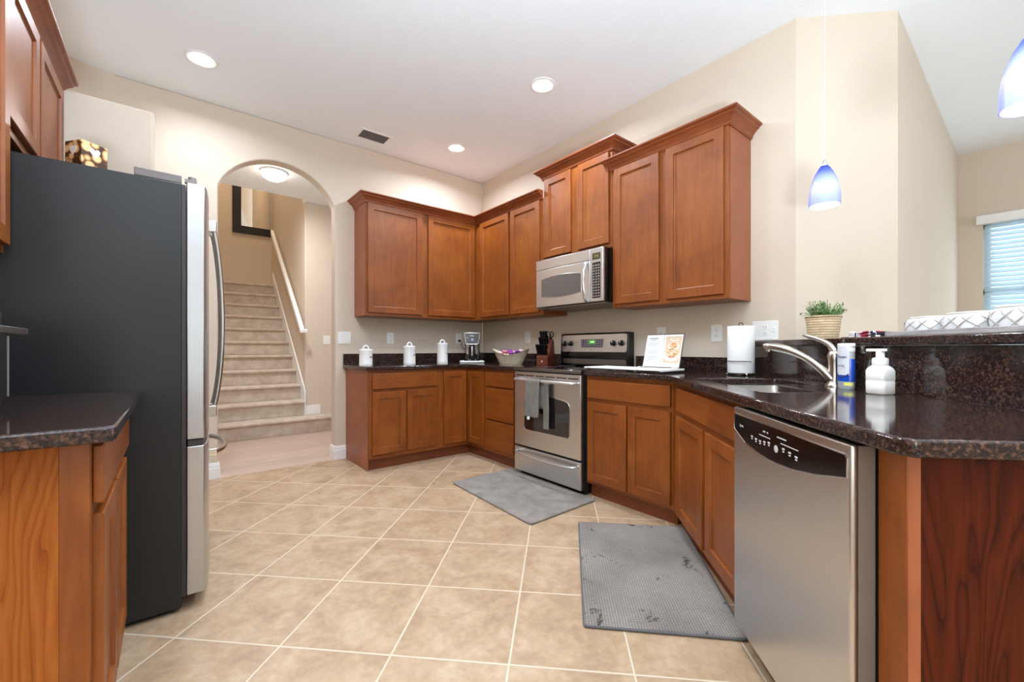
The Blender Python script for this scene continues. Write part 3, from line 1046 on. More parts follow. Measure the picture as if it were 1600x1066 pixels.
MB().box(.345, .43, .5302, .5312, 1.108, 1.146).build('screen', emissive('green_screen', (70, 130, 60), .25), dsp)
text_mesh('12:00', 'clock_digits', emissive('green_digits', (190, 240, 170), .8), dsp, .022, (.388, .5296, 1.128), (PI / 2, 0, 0))
b = MB()
for r in range(3):
    for c in range(9):
        if 2 < c < 6 and r > 0: continue
        x = .276 + c * .026
        b.box(x - .007, x + .007, .5303, .5312, 1.09 + r * .02, 1.101 + r * .02)
b.build('buttons', plain('button_grey', (150, 144, 150), .5), dsp)
for x in (.055, .132, .612, .692):
    k = MB().lathe([(.0, -.0), (.024, 0), (.023, .012), (.019, .026), (.006, .028), (0, .028)], n=28).build('knob', M['black'], bgd, smooth=True)
    k.location = (x, .540, 1.116); k.rotation_euler = (PI / 2, 0, 0)
    MB().box(-.002, .002, .004, .02, .0275, .0295).build('pointer', M['white'], k)
MB().lathe([(0, 0), (.006, 0), (.006, .001), (0, .001)], n=20).build('emblem', M['grey_ink'], bgd, loc=(.372, .534, 1.062), rot=(PI / 2, 0, 0))

# towel on the oven handle
tw = thing('kitchen_towel', 'grey towel folded over the oven door handle', 'towel', (-.645, -1.433, 0), RZS)
def tow(u, v):
    # u across, v along the length: front bottom -> over the handle -> back
    x = .246 + .155 * u
    if v < .66:
        s = v / .66
        z = .535 + .275 * s
        y = -.105 - .006 * math.sin(u * 9) * (1 - s) - .003 * math.sin(u * 23 + s * 4)
        x += (.5 - u) * .0 - .018 * (1 - s) * (1 - u * .4)
        z -= .006 * math.sin(u * PI) * (1 - s)
    else:
        s = (v - .66) / .34
        a = PI * min(1, s * 1.6)
        z = .812 + .021 * math.sin(a) - max(0, s - .62) * .55
        y = -.084 - .020 * math.cos(a) + .0
    return (x, y, z)
o = MB().grid(tow, 26, 50).build('front_fold', M['towel'], tw, smooth=True)
s_ = o.modifiers.new('solid', 'SOLIDIFY'); s_.thickness = .007
def tow2(u, v):
    x = .395 + .062 * u + .004 * math.sin(v * 5)
    z = .445 + .355 * v
    y = -.055 - .006 * math.sin(u * 8 + v * 2)
    return (x, y, z)
o = MB().grid(tow2, 12, 30).build('back_fold', M['towel'], tw, smooth=True)
s_ = o.modifiers.new('solid', 'SOLIDIFY'); s_.thickness = .008
MB().lathe([(0, -.014), (.009, -.011), (.013, 0), (.009, .011), (0, .014)], .292, -.118, .522, n=16).build('button', M['white'], tw, smooth=True)

# ------------------------------------------------------------------ microwave
mw = thing('microwave', 'stainless over-the-range microwave with a black keypad', 'microwave', (-.395, -1.433, 1.43), RZS)
W = .752; H = .418
MB().box(0, W, 0, .39, 0, H).build('housing', M['black'], mw, bevel=.004)
MB().box(0, .624, -.022, 0, .004, .330).build('door', M['steel'], mw, bevel=.004, seg=3)
mdoor = [o for o in mw.children if o.name.startswith('door')][0]
MB().box(0, .624, -.022, 0, .333, H - .002).build('vent_strip', M['steel'], mw, bevel=.003)
MB().box(.627, W, -.022, 0, .004, H - .002).build('control_panel', M['steel'], mw, bevel=.004)
mcp = [o for o in mw.children if o.name.startswith('control_panel')][0]
wp = []
N_ = 16
for i in range(N_ + 1):
    s = i / N_; wp.append((.074 + .462 * s, .243 + .020 * math.sin(PI * s)))
for i in range(N_ + 1):
    s = 1 - i / N_; wp.append((.074 + .462 * s, .092 - .016 * math.sin(PI * s)))
MB().prism(wp, -.0245, -.0215, 'y').build('window', plain('microwave_window', (92, 86, 84), .12), mdoor)
wp2 = [(.272 + (x - .305) * .0, z) for x, z in wp[:0]]
MB().tube([(x, -.0235, z) for x, z in wp], .0028, 6, cyc=True).build('window_rim', M['chrome'], mdoor)
hp = bez((.590, -.022, .318), (.600, -.085, .30), (.600, -.085, .03), (.590, -.022, .015), 20)
MB().tube(hp, [.009] + [.0125] * 19 + [.009], 14).build('handle', M['chrome'], mdoor, smooth=True)
MB().prism(rrect(.650, .728, .030, .306, .004), -.0245, -.0215, 'y').build('keypad', plain('keypad_dark', (42, 34, 32), .35), mcp)
kp = [o for o in mcp.children if o.name.startswith('keypad')][0]
b = MB()
for r in range(12):
    for c in range(3):
        x = .664 + c * .025; z = .046 + r * .0215
        w_ = .006 if (r * 7 + c) % 3 else .0075
        b.box(x - w_, x + w_, -.0252, -.0244, z - .0035, z + .0035)
b.build('key_marks', plain('key_print', (186, 176, 166), .6), kp)
MB().box(.650, .728, -.0245, -.0215, .327, .378).build('display', plain('dark_olive_display', (70, 66, 44), .25), mcp)
text_mesh('2:45', 'clock_digits', plain('dim_digits', (170, 164, 110), .5), [o for o in mcp.children if o.name.startswith('display')][0], .024, (.692, -.0247, .352), (PI / 2, 0, 0))
MB().box(.0, W, .0, .38, -.012, 0).build('bottom_vent', M['steel_dark'], mw, bevel=.003)

# ------------------------------------------------------------------ dishwasher
px_, py_ = pab(-3.470, FB)
dw = thing('dishwasher', 'stainless steel dishwasher with a black control strip under the angled counter', 'dishwasher', (px_, py_, 0), RZP)
W = .621
MB().box(.006, W - .006, .005, .5, .02, .862).build('tub', M['black_matte'], dw)
MB().box(.0, W, -.05, -.034, .085, .866).build('door', M['steel'], dw, bevel=.007, seg=4)
MB().box(.001, W - .001, -.034, 0, .085, .862).build('door_liner', plain('grey_door_liner', (112, 100, 92), .6), dw)
dwd = [o for o in dw.children if o.name.split('.')[0] == 'door'][0]
MB().box(.01, W - .01, .03, .06, 0, .08).build('toe_panel', M['black_matte'], dw)
MB().tube([(W + .004, .012, .01), (W + .004, .012, .87)], .003, 6).build('side_seal', M['nickel'], dw)
dwx = [(.010, .786), (.098, .752), (.18, .741), (.252, .737), (.32, .739), (.394, .745), (.508, .765), (.612, .790)]
po = [(.010, .840)] + dwx + [(.612, .833), (.606, .840)]
MB().prism(po, -.0515, -.045, 'y').build('control_strip', M['black'], dwd)
cs = [o for o in dwd.children if o.name.startswith('control_strip')][0]
MB().tube([(x, -.052, z) for x, z in po], .0022, 8, cyc=True).build('rim', M['chrome'], cs)
b = MB()
whp = plain('strip_print', (205, 205, 208), .5)
for i, x in enumerate((.150, .178, .206, .234, .262, .345, .378, .41)):
    z = .782 - .004 * math.sin(i)
    b.box(x - .0065, x + .0065, -.0522, -.0514, z + .001, z + .006)
    b.box(x - .0045, x + .0045, -.0522, -.0514, z - .006, z - .002)
b.box(.20, .27, -.0522, -.0514, .801, .8035); b.box(.33, .42, -.0522, -.0514, .801, .8035); b.box(.225, .24, -.0522, -.0514, .815, .819); b.box(.25, .257, -.0522, -.0514, .815, .819)
b.box(.31, .36, -.0522, -.0514, .815, .8185)
b.build('key_print', whp, cs)
MB().lathe([(0, 0), (.011, 0), (.011, .0015), (0, .0015)], n=24).build('start_button', plain('silver_button', (190, 190, 192), .4), cs, loc=(.304, -.0505, .780), rot=(PI / 2, 0, 0))
MB().lathe([(0, 0), (.006, 0), (.006, .001), (0, .001)], n=20).build('emblem', whp, cs, loc=(.060, -.0505, .805), rot=(PI / 2, 0, 0))
b = MB().box(.070, .076, -.0522, -.0514, .803, .808).box(.078, .083, -.0522, -.0514, .802, .807)
b.build('lettering', whp, cs)

# ------------------------------------------------------------------ fridge
fr = thing('refrigerator', 'french door refrigerator, dark grey side panel and stainless doors', 'refrigerator', (-2.926, -2.063, 0), RZL)
W = .913
MB().box(0, W, 0, .765, .022, 1.747).build('body', M['fridge_side'], fr, bevel=.004)
MB().box(.03, W - .03, .03, .7, 0, .022).build('base', M['black_matte'], fr)
MB().box(.008, W - .008, -.014, 0, .06, 1.745).build('gasket', M['gasket'], fr)
def fdoor(x0, x1, z0, z1, name):
    n = 18
    def fy(x): return -.080 - .030 * (1 - ((x - W / 2) / (W / 2)) ** 2)
    p = []
    for i in range(n + 1):
        x = x0 + (x1 - x0) * i / n
        p.append((x, fy(x)))
    p[0] = (x0, p[0][1] + .006); p[-1] = (x1, p[-1][1] + .006)
    p += [(x1, -.016), (x0, -.016)]
    return MB().prism(p, z0, z1, 'z').build(name, M['steel_v'], fr, bevel=.004, seg=3)
d1 = fdoor(.002, W / 2 - .003, .700, 1.757, 'door')
d2 = fdoor(W / 2 + .003, W - .002, .700, 1.757, 'door')
d3 = fdoor(.002, W - .002, .062, .672, 'freezer_drawer')
MB().box(.0, W, -.07, -.02, .675, .697).build('mid_gap_trim', M['gasket'], fr)
for d, xx in ((d1, .405), (d2, .508)):
    MB().box(xx - .012, xx + .012, -.145, -.105, 1.655, 1.715).build('handle_mount', M['nickel'], d, bevel=.004)
    MB().box(xx - .012, xx + .012, -.145, -.105, .735, .79).build('handle_mount', M['nickel'], d, bevel=.004)
    hp = bez((xx, -.135, 1.66), (xx, -.175, 1.45), (xx, -.185, 1.0), (xx, -.135, .785), 24)
    MB().tube(hp, .0105, 12).build('handle', M['nickel'], d, smooth=True)
for xx in (.23, .683 + .0):
    MB().box(xx - .014, xx + .014, -.135, -.10, .575, .61).build('handle_mount', M['chrome'], d3, bevel=.003)
hp = bez((.225, -.125, .593), (.32, -.20, .593), (.59, -.20, .593), (.69, -.125, .593), 24)
MB().tube(hp, .0125, 12).build('handle', M['nickel'], d3, smooth=True)
MB().box(.0, .07, .0, .145, 1.747, 1.778).build('hinge_cover', plain('hinge_grey', (104, 96, 94), .5), fr, bevel=.003)
MB().box(W - .07, W, .0, .145, 1.747, 1.778).build('hinge_cover', plain('hinge_grey2', (104, 96, 94), .5), fr, bevel=.003)
b = MB().lathe([(.014, 0), (.014, .03), (0, .03)], .035, -.035, 1.757, n=14)
b.box(.01, .03, -.05, -.01, 1.757, 1.772)
b.build('hinge_pin', plain('hinge_pin_grey', (120, 112, 110), .45), fr)


# ------------------------------------------------------------------ rugs
def rug(name, label, corners, mat, th=.014, r=.03, edge=None):
    cx = sum(c[0] for c in corners) / 4; cy = sum(c[1] for c in corners) / 4
    b = MB()
    out = []
    for i in range(4):
        p = Vector(corners[i]); a = Vector(corners[i - 1]); c = Vector(corners[(i + 1) % 4])
        da = (a - p).normalized(); dc = (c - p).normalized()
        p0 = p + da * r; p1 = p + dc * r
        for k in range(5):
            t = k / 4
            q = (1 - t) ** 2 * p0 + 2 * (1 - t) * t * p + t * t * p1
            out.append((q.x - cx, q.y - cy))
    b.prism(out, .0, th)
    o = b.build(name, mat, bevel=.005, loc=(cx, cy, .001))
    tag(o, label, 'rug')
    if edge:
        MB().tube([(p[0], p[1], .006) for p in out], .0055, 8, cyc=True).build('edge_binding', edge, o)
    return o


rug('floor_mat', 'plush grey mat on the tiles in front of the stove', [(-1.225, -1.335), (-.62, -1.33), (-.63, -2.30), (-1.267, -2.325)], M['rug_plush'])
rg = [pab(-2.475, 1.04), pab(-2.482, 1.655), pab(-3.46, 1.60), pab(-3.445, 1.012)]
rug('floor_mat', 'woven grey mat in front of the angled sink cabinet and dishwasher', rg, M['rug_weave'], .012, .012, plain('binding_grey', (92, 92, 94), .8))

# ------------------------------------------------------------------ canisters
def canister(x, y, r, h, label):
    t = thing('canister', label, 'canister', (x, y, CT), 0, 'white lidded canisters on the back counter')
    MB().lathe([(0, 0), (r * .97, 0), (r, .004), (r, .022), (r * .985, .025), (r * .985, h - .028), (r, h - .024), (r, h - .020), (0, h - .020)], n=40).build('jar', M['ceramic'], t, smooth=True)
    MB().lathe([(0, h - .020), (r * 1.03, h - .020), (r * 1.04, h - .014), (r * 1.03, h - .006), (r * .8, h), (0, h + .001)], n=40).build('lid', M['ceramic'], t, smooth=True)
    hp = [(-.024 * 1.0, 0, h - .002)] + [(-.024 * math.cos(PI * i / 12), 0, h + .006 + .026 * math.sin(PI * i / 12)) for i in range(13)] + [(.024, 0, h - .002)]
    MB().tube(hp, .0058, 10).build('handle', M['ceramic'], t, smooth=True)
    # faint script band on the side towards the kitchen
    b = MB()
    for k in range(14):
        a = math.radians(-76 + k * 2.4)
        b.box(r * math.cos(a) - .0014, r * math.cos(a) + .0014, r * math.sin(a) - .0012, r * math.sin(a) + .001, h * .50 + .004 * math.sin(k * 1.9), h * .50 + .006 + .006 * abs(math.sin(k * 2.3)))
    b.build('script', M['grey_ink'], t)


canister(-1.60, -.47, .058, .152, 'shortest white ceramic canister, at the left end of the back counter')
canister(-1.17, -.45, .0575, .183, 'middle sized white ceramic canister with a loop handled lid')
canister(-.80, -.43, .055, .213, 'tallest white ceramic canister, beside the coffee maker')

# ------------------------------------------------------------------ coffee maker on its tray
tr_ = thing('drip_tray', 'white scalloped tray under the coffee maker', 'tray', (-.42, -.40, CT), -PI / 5.5)
b = MB().box(-.125, .125, -.10, .11, .0, .010)
b.build('base', M['white'], tr_, bevel=.004)
MB().tube([(p[0], p[1], .016) for p in rrect(-.125, .125, -.10, .11, .02)], .009, 8, cyc=True).build('rim', M['ceramic'], tr_, smooth=True)
cm = thing('coffee_maker', 'black coffee maker with a silver framed control face and glass carafe', 'coffee maker', (-.41, -.385, CT + .011), -PI / 5.5)
MB().box(-.085, .085, -.07, .10, 0, .022).build('base', M['black'], cm, bevel=.008)
MB().box(-.075, .085, .035, .105, .02, .30).build('column', M['black'], cm, bevel=.01)
MB().box(-.08, .085, -.075, .09, .205, .315).build('head', M['black'], cm, bevel=.012, seg=3)
fpts = [(-.075, .310), (.078, .310), (.082, .295), (.070, .200), (.055, .190), (-.052, .190), (-.067, .200), (-.079, .295)]
o = MB().tube([(x, -.082, z) for x, z in fpts], .0055, 8, cyc=True).build('face_frame', M['satin'], cm, smooth=True)
MB().prism(fpts, -.082, -.06, 'y').build('face', plain('deep_navy_black', (16, 16, 30), .2), cm)
fcx = [o for o in cm.children if o.name.split('.')[0] == 'face'][0]
MB().lathe([(0, 0), (.022, 0), (.020, .006), (.010, .008), (0, .008)], n=24).build('dial', plain('dial_silver', (120, 126, 150), .3, .6), fcx, loc=(.002, -.082, .232), rot=(PI / 2, 0, 0))
b = MB().box(-.022, .022, -.0835, -.0815, .276, .286).box(-.058, -.046, -.0835, -.0815, .256, .268).box(.048, .055, -.0835, -.0815, .212, .219)
b.build('face_marks', plain('pale_print', (180, 182, 196), .5), fcx)
MB().lathe([(.045, .0), (.058, .004), (.063, .04), (.060, .10), (.050, .14), (.046, .155), (.048, .16)], 0, -.012, .024, n=32, close=False).build('carafe', plain('smoked_glass', (90, 84, 74), .04, 0, trans=.9), cm, smooth=True)
car = [o for o in cm.children if o.name.startswith('carafe')][0]
MB().lathe([(0, .001), (.040, .002), (.056, .008), (.059, .05), (0, .05)], 0, -.012, .026, n=28).build('coffee', plain('dark_coffee', (22, 14, 10), .1), car, smooth=True)
MB().tube(bez((0, -.070, .165), (0, -.105, .16), (0, -.108, .09), (0, -.078, .075), 10), .0085, 10).build('handle', M['satin'], car, smooth=True)
MB().lathe([(0, .16), (.049, .16), (.049, .175), (0, .178)], 0, -.012, .024, n=28).build('lid', M['black'], car, smooth=True)
cd = thing('power_cord', 'black power cord with a plug from the outlet to the coffee maker', 'cord', (-.342, 0, 1.16))
MB().box(-.014, .014, -.032, -.0082, -.012, .012).build('plug', M['black_matte'], cd, bevel=.004)
MB().tube(bez((0, -.03, 0), (.0, -.09, -.01), (-.03, -.10, -.09), (.0, -.13, -.10), 12) + bez((.0, -.13, -.10), (.02, -.14, -.104), (.03, -.17, -.11), (.012, -.22, -.13), 8)[1:], .0035, 8).build('wire', M['black_matte'], cd, smooth=True)

# ------------------------------------------------------------------ woven basket of snacks
def weave(name, c1, c2, sx, sz):
    n = NT(name)
    tc = n.n('ShaderNodeTexCoord'); sp = n.n('ShaderNodeSeparateXYZ'); n.l(tc.outputs['Object'], sp.inputs[0])
    at = n.n('ShaderNodeMath', operation='ARCTAN2'); n.l(sp.outputs[1], at.inputs[0]); n.l(sp.outputs[0], at.inputs[1])
    cb = n.n('ShaderNodeCombineXYZ'); n.l(at.outputs[0], cb.inputs[0]); n.l(sp.outputs[2], cb.inputs[1])
    br = n.n('ShaderNodeTexBrick'); n.l(cb.outputs[0], br.inputs['Vector'])
    br.inputs['Scale'].default_value = 1; br.inputs['Brick Width'].default_value = sx; br.inputs['Row Height'].default_value = sz
    br.inputs['Mortar Size'].default_value = sz * .13; br.inputs['Mortar Smooth'].default_value = .5
    br.inputs['Color1'].default_value = lin(c1); br.inputs['Color2'].default_value = lin(tuple(int(x * .9) for x in c1)); br.inputs['Mortar'].default_value = lin(c2)
    n.set(color=br.outputs['Color'], rough=.75)
    n.bump(br.outputs['Fac'], -1.0, .006)
    return n.m


bk = thing('woven_basket', 'oval seagrass basket on the corner counter by the stove', 'basket', (-.30, -.93, CT), -PI / 2 + .6)
wv = weave('seagrass_weave', (236, 222, 196), (128, 110, 84), .16, .013)
b = MB()
prof = [(0, .004), (.078, .004), (.086, 0), (.092, .01), (.108, .05), (.126, .09), (.138, .118), (.142, .122), (.137, .120), (.120, .085), (.10, .04), (.085, .012), (0, .012)]
nr = 48
rings = []
for r, z in prof:
    if r == 0: rings.append([b.bm.verts.new((0, 0, z))])
    else:
        ring_ = []
        for i in range(nr):
            a = 2 * PI * i / nr
            lift = 1 + .22 * math.cos(2 * a) * (z / .12) - .04
            ring_.append(b.bm.verts.new((r * 1.33 * math.cos(a), r * .92 * math.sin(a), z * lift * 1.06)))
        rings.append(ring_)
for A, B in zip(rings, rings[1:]):
    for i in range(nr):
        j = (i + 1) % nr
        if len(A) == 1: b.bm.faces.new((A[0], B[j], B[i]))
        elif len(B) == 1: b.bm.faces.new((A[i], A[j], B[0]))
        else: b.bm.faces.new((A[i], A[j], B[j], B[i]))
b.build('body', wv, bk, smooth=True)
snack_cols = [((224, 120, 150), 'pink'), ((150, 60, 160), 'purple'), ((232, 150, 110), 'peach'), ((236, 196, 200), 'pale pink'), ((120, 50, 150), 'violet'), ((240, 232, 232), 'white')]
sm_ = [NT('wrapper_' + n_.replace(' ', '_')).set(color=c_, rough=.25, coat=.4).m for c_, n_ in snack_cols]
spots_ = [(-.095, -.03, 3), (-.06, .03, 2), (-.05, -.045, 0), (-.01, .0, 1), (.02, -.05, 4), (.03, .04, 5), (.065, -.01, 4), (.10, .02, 3), (-.10, .03, 5), (.07, .045, 1), (.0, .05, 0)]
spots_l = ['peach wrapped', 'foil']
for k, (x, y, ci) in enumerate(spots_):
    def pk(u, v, k=k):
        a = u * 2 * PI
        w_ = math.sin(PI * min(1, max(0, v))) ** .35
        rr = .020 * w_
        return ((v - .5) * .062, rr * math.cos(a) * 1.15, rr * math.sin(a) * .75 + .002 * math.sin(8 * a + k))
    o = MB().grid(pk, 14, 10).build('wrapped_snack', sm_[ci], smooth=True)
    ca, sa = math.cos(-PI / 2 + .6), math.sin(-PI / 2 + .6)
    o.location = (-.30 + ca * x - sa * y, -.93 + sa * x + ca * y, CT + .108 + .008 * ((k * 5) % 4))
    o.rotation_euler = (.3 * math.sin(k), .35 * math.cos(k * 2.1), k * 1.3)
    tag(o, 'small %s wrapped snack heaped in the woven basket' % snack_cols[ci][1], 'snack', 'wrapped snacks in the basket')

# ------------------------------------------------------------------ knife block
kb = thing('knife_block', 'reddish wood knife block between the basket and the stove', 'knife block', (-.21, -1.335, CT), RZS + .42)
kw = wood('knife_block_wood', (112, 50, 32), (132, 64, 42), (88, 36, 24))
# profile in (y, z): low front, tall back
kp_ = [(-.085, 0), (-.085, .085), (-.045, .100), (.045, .255), (.085, .225), (.10, 0)]
MB().prism(kp_, -.055, .055, 'x').build('block', kw, kb, bevel=.004)
kbb = [o for o in kb.children if o.name.startswith('block')][0]
MB().lathe([(0, 0), (.009, 0), (.009, .001), (0, .001)], n=20).build('emblem', plain('pale_emblem', (214, 180, 150), .5), kbb, loc=(0, -.0855, .038), rot=(PI / 2, 0, 0))


def knife(x, y, z, L, wd, k, row):
    o = MB()
    t = thing('kitchen_knife', 'black handled knife standing in the %s row of the knife block' % row, 'knife', (0, 0, 0), 0, 'knives in the block, %s row' % row)
    # handle leaning towards the viewer, local z along the handle
    MB().prism(rrect(-wd / 2, wd / 2, .006, L, .005, 3), -.0085, .0085, 'y').build('handle', M['black'], t, bevel=.003)
    MB().box(-wd / 2 + .002, wd / 2 - .002, -.006, .006, -.004, .008).build('bolster', M['chrome'], t)
    Mx = Matrix.Translation(kb.location) @ Matrix.Rotation(kb.rotation_euler.z, 4, 'Z') @ Matrix.Translation((x, y, z)) @ Matrix.Rotation(math.radians(27), 4, 'X')
    t.matrix_world = Mx
    t.location = Mx.to_translation(); t.rotation_euler = Mx.to_euler()


for k in range(6):
    knife(-.044 + k * .0176, -.066, .095, .112, .0145, k, 'front')
for k in range(3):
    knife(-.030 + k * .026, -.018, .150, .125, .021, k, 'middle')
for k in range(3):
    knife(-.034 + k * .026, .016, .208, .125, .022, k, 'back')
sx = thing('kitchen_scissors', 'black loop handled scissors at the top of the knife block', 'scissors', (0, 0, 0))
for s in (-1, 1):
    MB().tube([(s * .017 + .015 * math.cos(2 * PI * i / 18), 0, .045 + .028 * math.sin(2 * PI * i / 18)) for i in range(18)], .0045, 8, cyc=True).build('loop', M['black'], sx, smooth=True)
MB().box(-.010, .010, -.004, .004, -.004, .02).build('shank', M['black'], sx, bevel=.002)
Mx = Matrix.Translation(kb.location) @ Matrix.Rotation(kb.rotation_euler.z, 4, 'Z') @ Matrix.Translation((.038, .040, .248)) @ Matrix.Rotation(math.radians(20), 4, 'X')
sx.location = Mx.to_translation(); sx.rotation_euler = Mx.to_euler()

# ------------------------------------------------------------------ cookbook on its stand, drying rack
rk = thing('roll_up_drying_rack', 'flat white rack lying on the counter right of the stove', 'rack', (-.47, -2.48, CT), RZS)
b = MB()
for i in range(15):
    y = -.11 + i * .0185
    b.tube([(-.33, y, .020), (.30, y, .020)], .0052, 8)
b.build('rods', M['white'], rk, smooth=True)
for x in (-.325, .295):
    MB().box(x - .006, x + .006, -.118, .158, .012, .026).build('end_strip', M['white'], rk, bevel=.003)
b = MB()
for x in (-.30, .27):
    for y in (-.10, .14):
        b.lathe([(.009, 0), (.009, .012), (0, .012)], x, y, 0, n=12)
b.build('feet', M['black_matte'], rk)
# cookbook
ckp = thing('cookbook', 'open cookbook with a recipe page and a food photograph, propped upright', 'book', (-.30, -2.592, CT + .03), RZS)
tl = math.radians(-16)
def pgm(x0, x1, name, mat, par, y0=-.0, th=.006, z0=0.0, z1=.235):
    o = MB().box(x0, x1, y0, y0 + th, z0, z1).build(name, mat, par)
    return o
pv = MB().box(-.142, .142, .0075, .011, -.004, .243).build('cover', plain('cover_dark', (70, 52, 44), .5), ckp)
pg1 = pgm(-.139, -.002, 'left_page', M['paper'], ckp)
pg2 = pgm(.002, .139, 'right_page', M['paper'], ckp)
for o in (pv, pg1, pg2): o.rotation_euler = (tl, 0, 0)
b = MB()
b.box(-.115, -.045, -.0006, 0, .205, .212); b.box(-.105, -.06, -.0006, 0, .193, .198)
for i in range(15):
    w_ = .09 + .02 * math.sin(i * 2.7)
    b.box(-.122, -.122 + w_, -.0006, 0, .178 - i * .0105, .1805 - i * .0105)
b.build('printed_lines', M['grey_ink'], pg1)


def food():
    n = NT('food_photo_print')
    v = n.coord('Object')
    f = n.noise(v, 26, 4, .6, .8)
    g = n.noise(v, 60, 3, .6)
    c = n.ramp(f, [(.32, (150, 92, 60)), (.45, (214, 166, 116)), (.58, (236, 214, 186)), (.7, (204, 118, 98))])
    gm = n.ramp(g, [(.62, (0, 0, 0)), (.68, (255, 255, 255))])
    n.set(color=n.mix(gm, c, (116, 132, 66)), rough=.35)
    return n.m


MB().box(.014, .134, -.0008, 0, .03, .222).build('food_picture', plain('photo_backdrop', (218, 192, 164), .35), pg2)
fp = [o for o in pg2.children if o.name.startswith('food_picture')][0]
fm = food()
def ell(cx, cz, rx, rz_, y, name, mat):
    MB().prism([(cx + rx * math.cos(2 * PI * i / 32), cz + rz_ * math.sin(2 * PI * i / 32)) for i in range(32)], y - .0004, y, 'y').build(name, mat, fp)
pt_ = plain('printed_plate', (236, 226, 214), .4)
ell(.072, .082, .056, .040, -.0010, 'printed_plate', pt_); ell(.074, .100, .046, .034, -.0015, 'printed_dish', fm)
ell(.080, .150, .042, .030, -.0010, 'printed_plate', pt_); ell(.080, .156, .034, .022, -.0015, 'printed_dish', fm)
ell(.078, .200, .034, .014, -.0010, 'printed_plate', pt_); ell(.078, .203, .026, .009, -.0015, 'printed_dish', fm)
stn = thing('cookbook_stand', 'black and white wire stand holding the open cookbook', 'book stand', (-.30, -2.592, CT), RZS)
b = MB()
b.tube([(-.13, -.07, .028), (-.13, -.045, .028), (-.13, .0, .028), (-.13, .075, .20)], .004, 8)
b.tube([(.13, -.07, .028), (.13, -.045, .028), (.13, .0, .028), (.13, .075, .20)], .004, 8)
b.tube([(-.13, .075, .20), (.13, .075, .20)], .004, 8)
b.build('wire_frame', M['white'], stn, smooth=True)
b = MB()
for x in (-.12, .12):
    b.tube([(x, -.055, .003), (x, -.05, .026), (x, .10, .003)], .0045, 8)
b.tube([(-.12, .10, .004), (.12, .10, .004)], .004, 8); b.tube([(-.12, -.055, .004), (.12, -.055, .004)], .004, 8)
b.build('foot_frame', M['black_matte'], stn, smooth=True)

# ------------------------------------------------------------------ paper towel
pt = thing('paper_towel_roll', 'white paper towel roll standing left of the sink', 'paper towel', (-.285, -3.125, CT + .014), RZS)
MB().lathe([(.02, 0), (.072, 0), (.0735, .004), (.0735, .276), (.072, .28), (.02, .28), (.02, 0)], n=48, close=False).build('roll', M['paper'], pt, smooth=True)
ph = thing('paper_towel_holder', 'black wire holder around the paper towel roll', 'paper towel holder', (-.285, -3.125, CT), RZS)
b = MB()
b.tube([(.078 * math.cos(2 * PI * i / 32), .078 * math.sin(2 * PI * i / 32), .010) for i in range(32)], .0035, 8, cyc=True)
b.tube([(0, 0, .008), (0, 0, .295)], .0035, 8)
b.tube([(-.078, 0, .01), (.078, 0, .01)], .003, 6); b.tube([(0, -.078, .01), (0, .078, .01)], .003, 6)
b.build('base_ring', M['black_matte'], ph, smooth=True)
MB().tube([(0.011 * math.cos(2 * PI * i / 16), 0, .304 + .011 * math.sin(2 * PI * i / 16)) for i in range(16)], .0025, 6, cyc=True).build('top_loop', M['black_matte'], ph, smooth=True)
b = MB()
sidep = [(-.055, -.060, .012), (-.055, -.062, .078)] + [(-.055 + .135 * t, -.062 - .022 * math.sin(PI * t), .084) for t in [i / 8 for i in range(9)]] + [(.08, -.062, .078)]
b.tube(sidep, .0025, 8)
b.build('side_arm', M['black_matte'], ph, smooth=True)
b = MB()
for i in range(4):
    a = PI / 4 + i * PI / 2
    b.lathe([(0, -.0075), (.006, -.004), (.0075, 0), (.006, .004), (0, .0075)], .078 * math.cos(a), .078 * math.sin(a), .0075, n=12)
b.build('ball_feet', M['chrome'], ph, smooth=True)

# ------------------------------------------------------------------ bottles by the sink
x_, y_ = pab(-3.262, 2.062)
ds = thing('dish_soap_bottle', 'clear dish soap bottle with blue liquid and a white label', 'soap bottle', (x_, y_, CT), RZP)
def oval(prof, name, mat, par, sx=1.0, sy=.62, n=40):
    return MB().lathe(prof, n=n, sx=sx, sy=sy).build(name, mat, par, smooth=True)
oval([(0, 0), (.034, 0), (.0375, .006), (.0375, .10), (.037, .150), (.0385, .168), (.0375, .180), (.030, .182), (0, .182)], 'bottle', plain('soap_bottle_clear', (196, 204, 214), .08, 0, trans=.25), ds)
bt_ = [o for o in ds.children if o.name.startswith('bottle')][0]
MB().lathe([(.0378, .030), (.0382, .034), (.0382, .118), (.0378, .120)], n=40, close=False, sy=.63).build('blue_liquid', plain('dish_soap_blue', (12, 74, 186), .12, 0, coat=.4), bt_, smooth=True)
# label panel hugging the front
def lab(u, v):
    a = math.radians(-122 + 96 * u)
    return (.0388 * math.cos(a), .0388 * .635 * math.sin(a), .055 + .115 * v)
MB().grid(lab, 14, 4).build('label', plain('silver_white_label', (214, 218, 224), .3), bt_, smooth=True)
lb_ = [o for o in bt_.children if o.name.startswith('label')][0]
def lab2(u, v):
    a = math.radians(-118 + 88 * u)
    m = .5 + .5 * math.sin(PI * u)
    return (.0393 * math.cos(a), .0393 * .64 * math.sin(a), .045 + .012 * (1 - m) * 2 + .006 * v)
MB().grid(lab2, 14, 2).build('label_swoosh', plain('label_navy', (20, 50, 120), .4), lb_, smooth=True)
def lab3(u, v):
    a = math.radians(-60 + 62 * u)
    return (.0391 * math.cos(a), .0391 * .64 * math.sin(a), .014 + .013 * v)
MB().grid(lab3, 8, 2).build('yellow_label', plain('label_yellow', (226, 230, 120), .4), bt_, smooth=True)
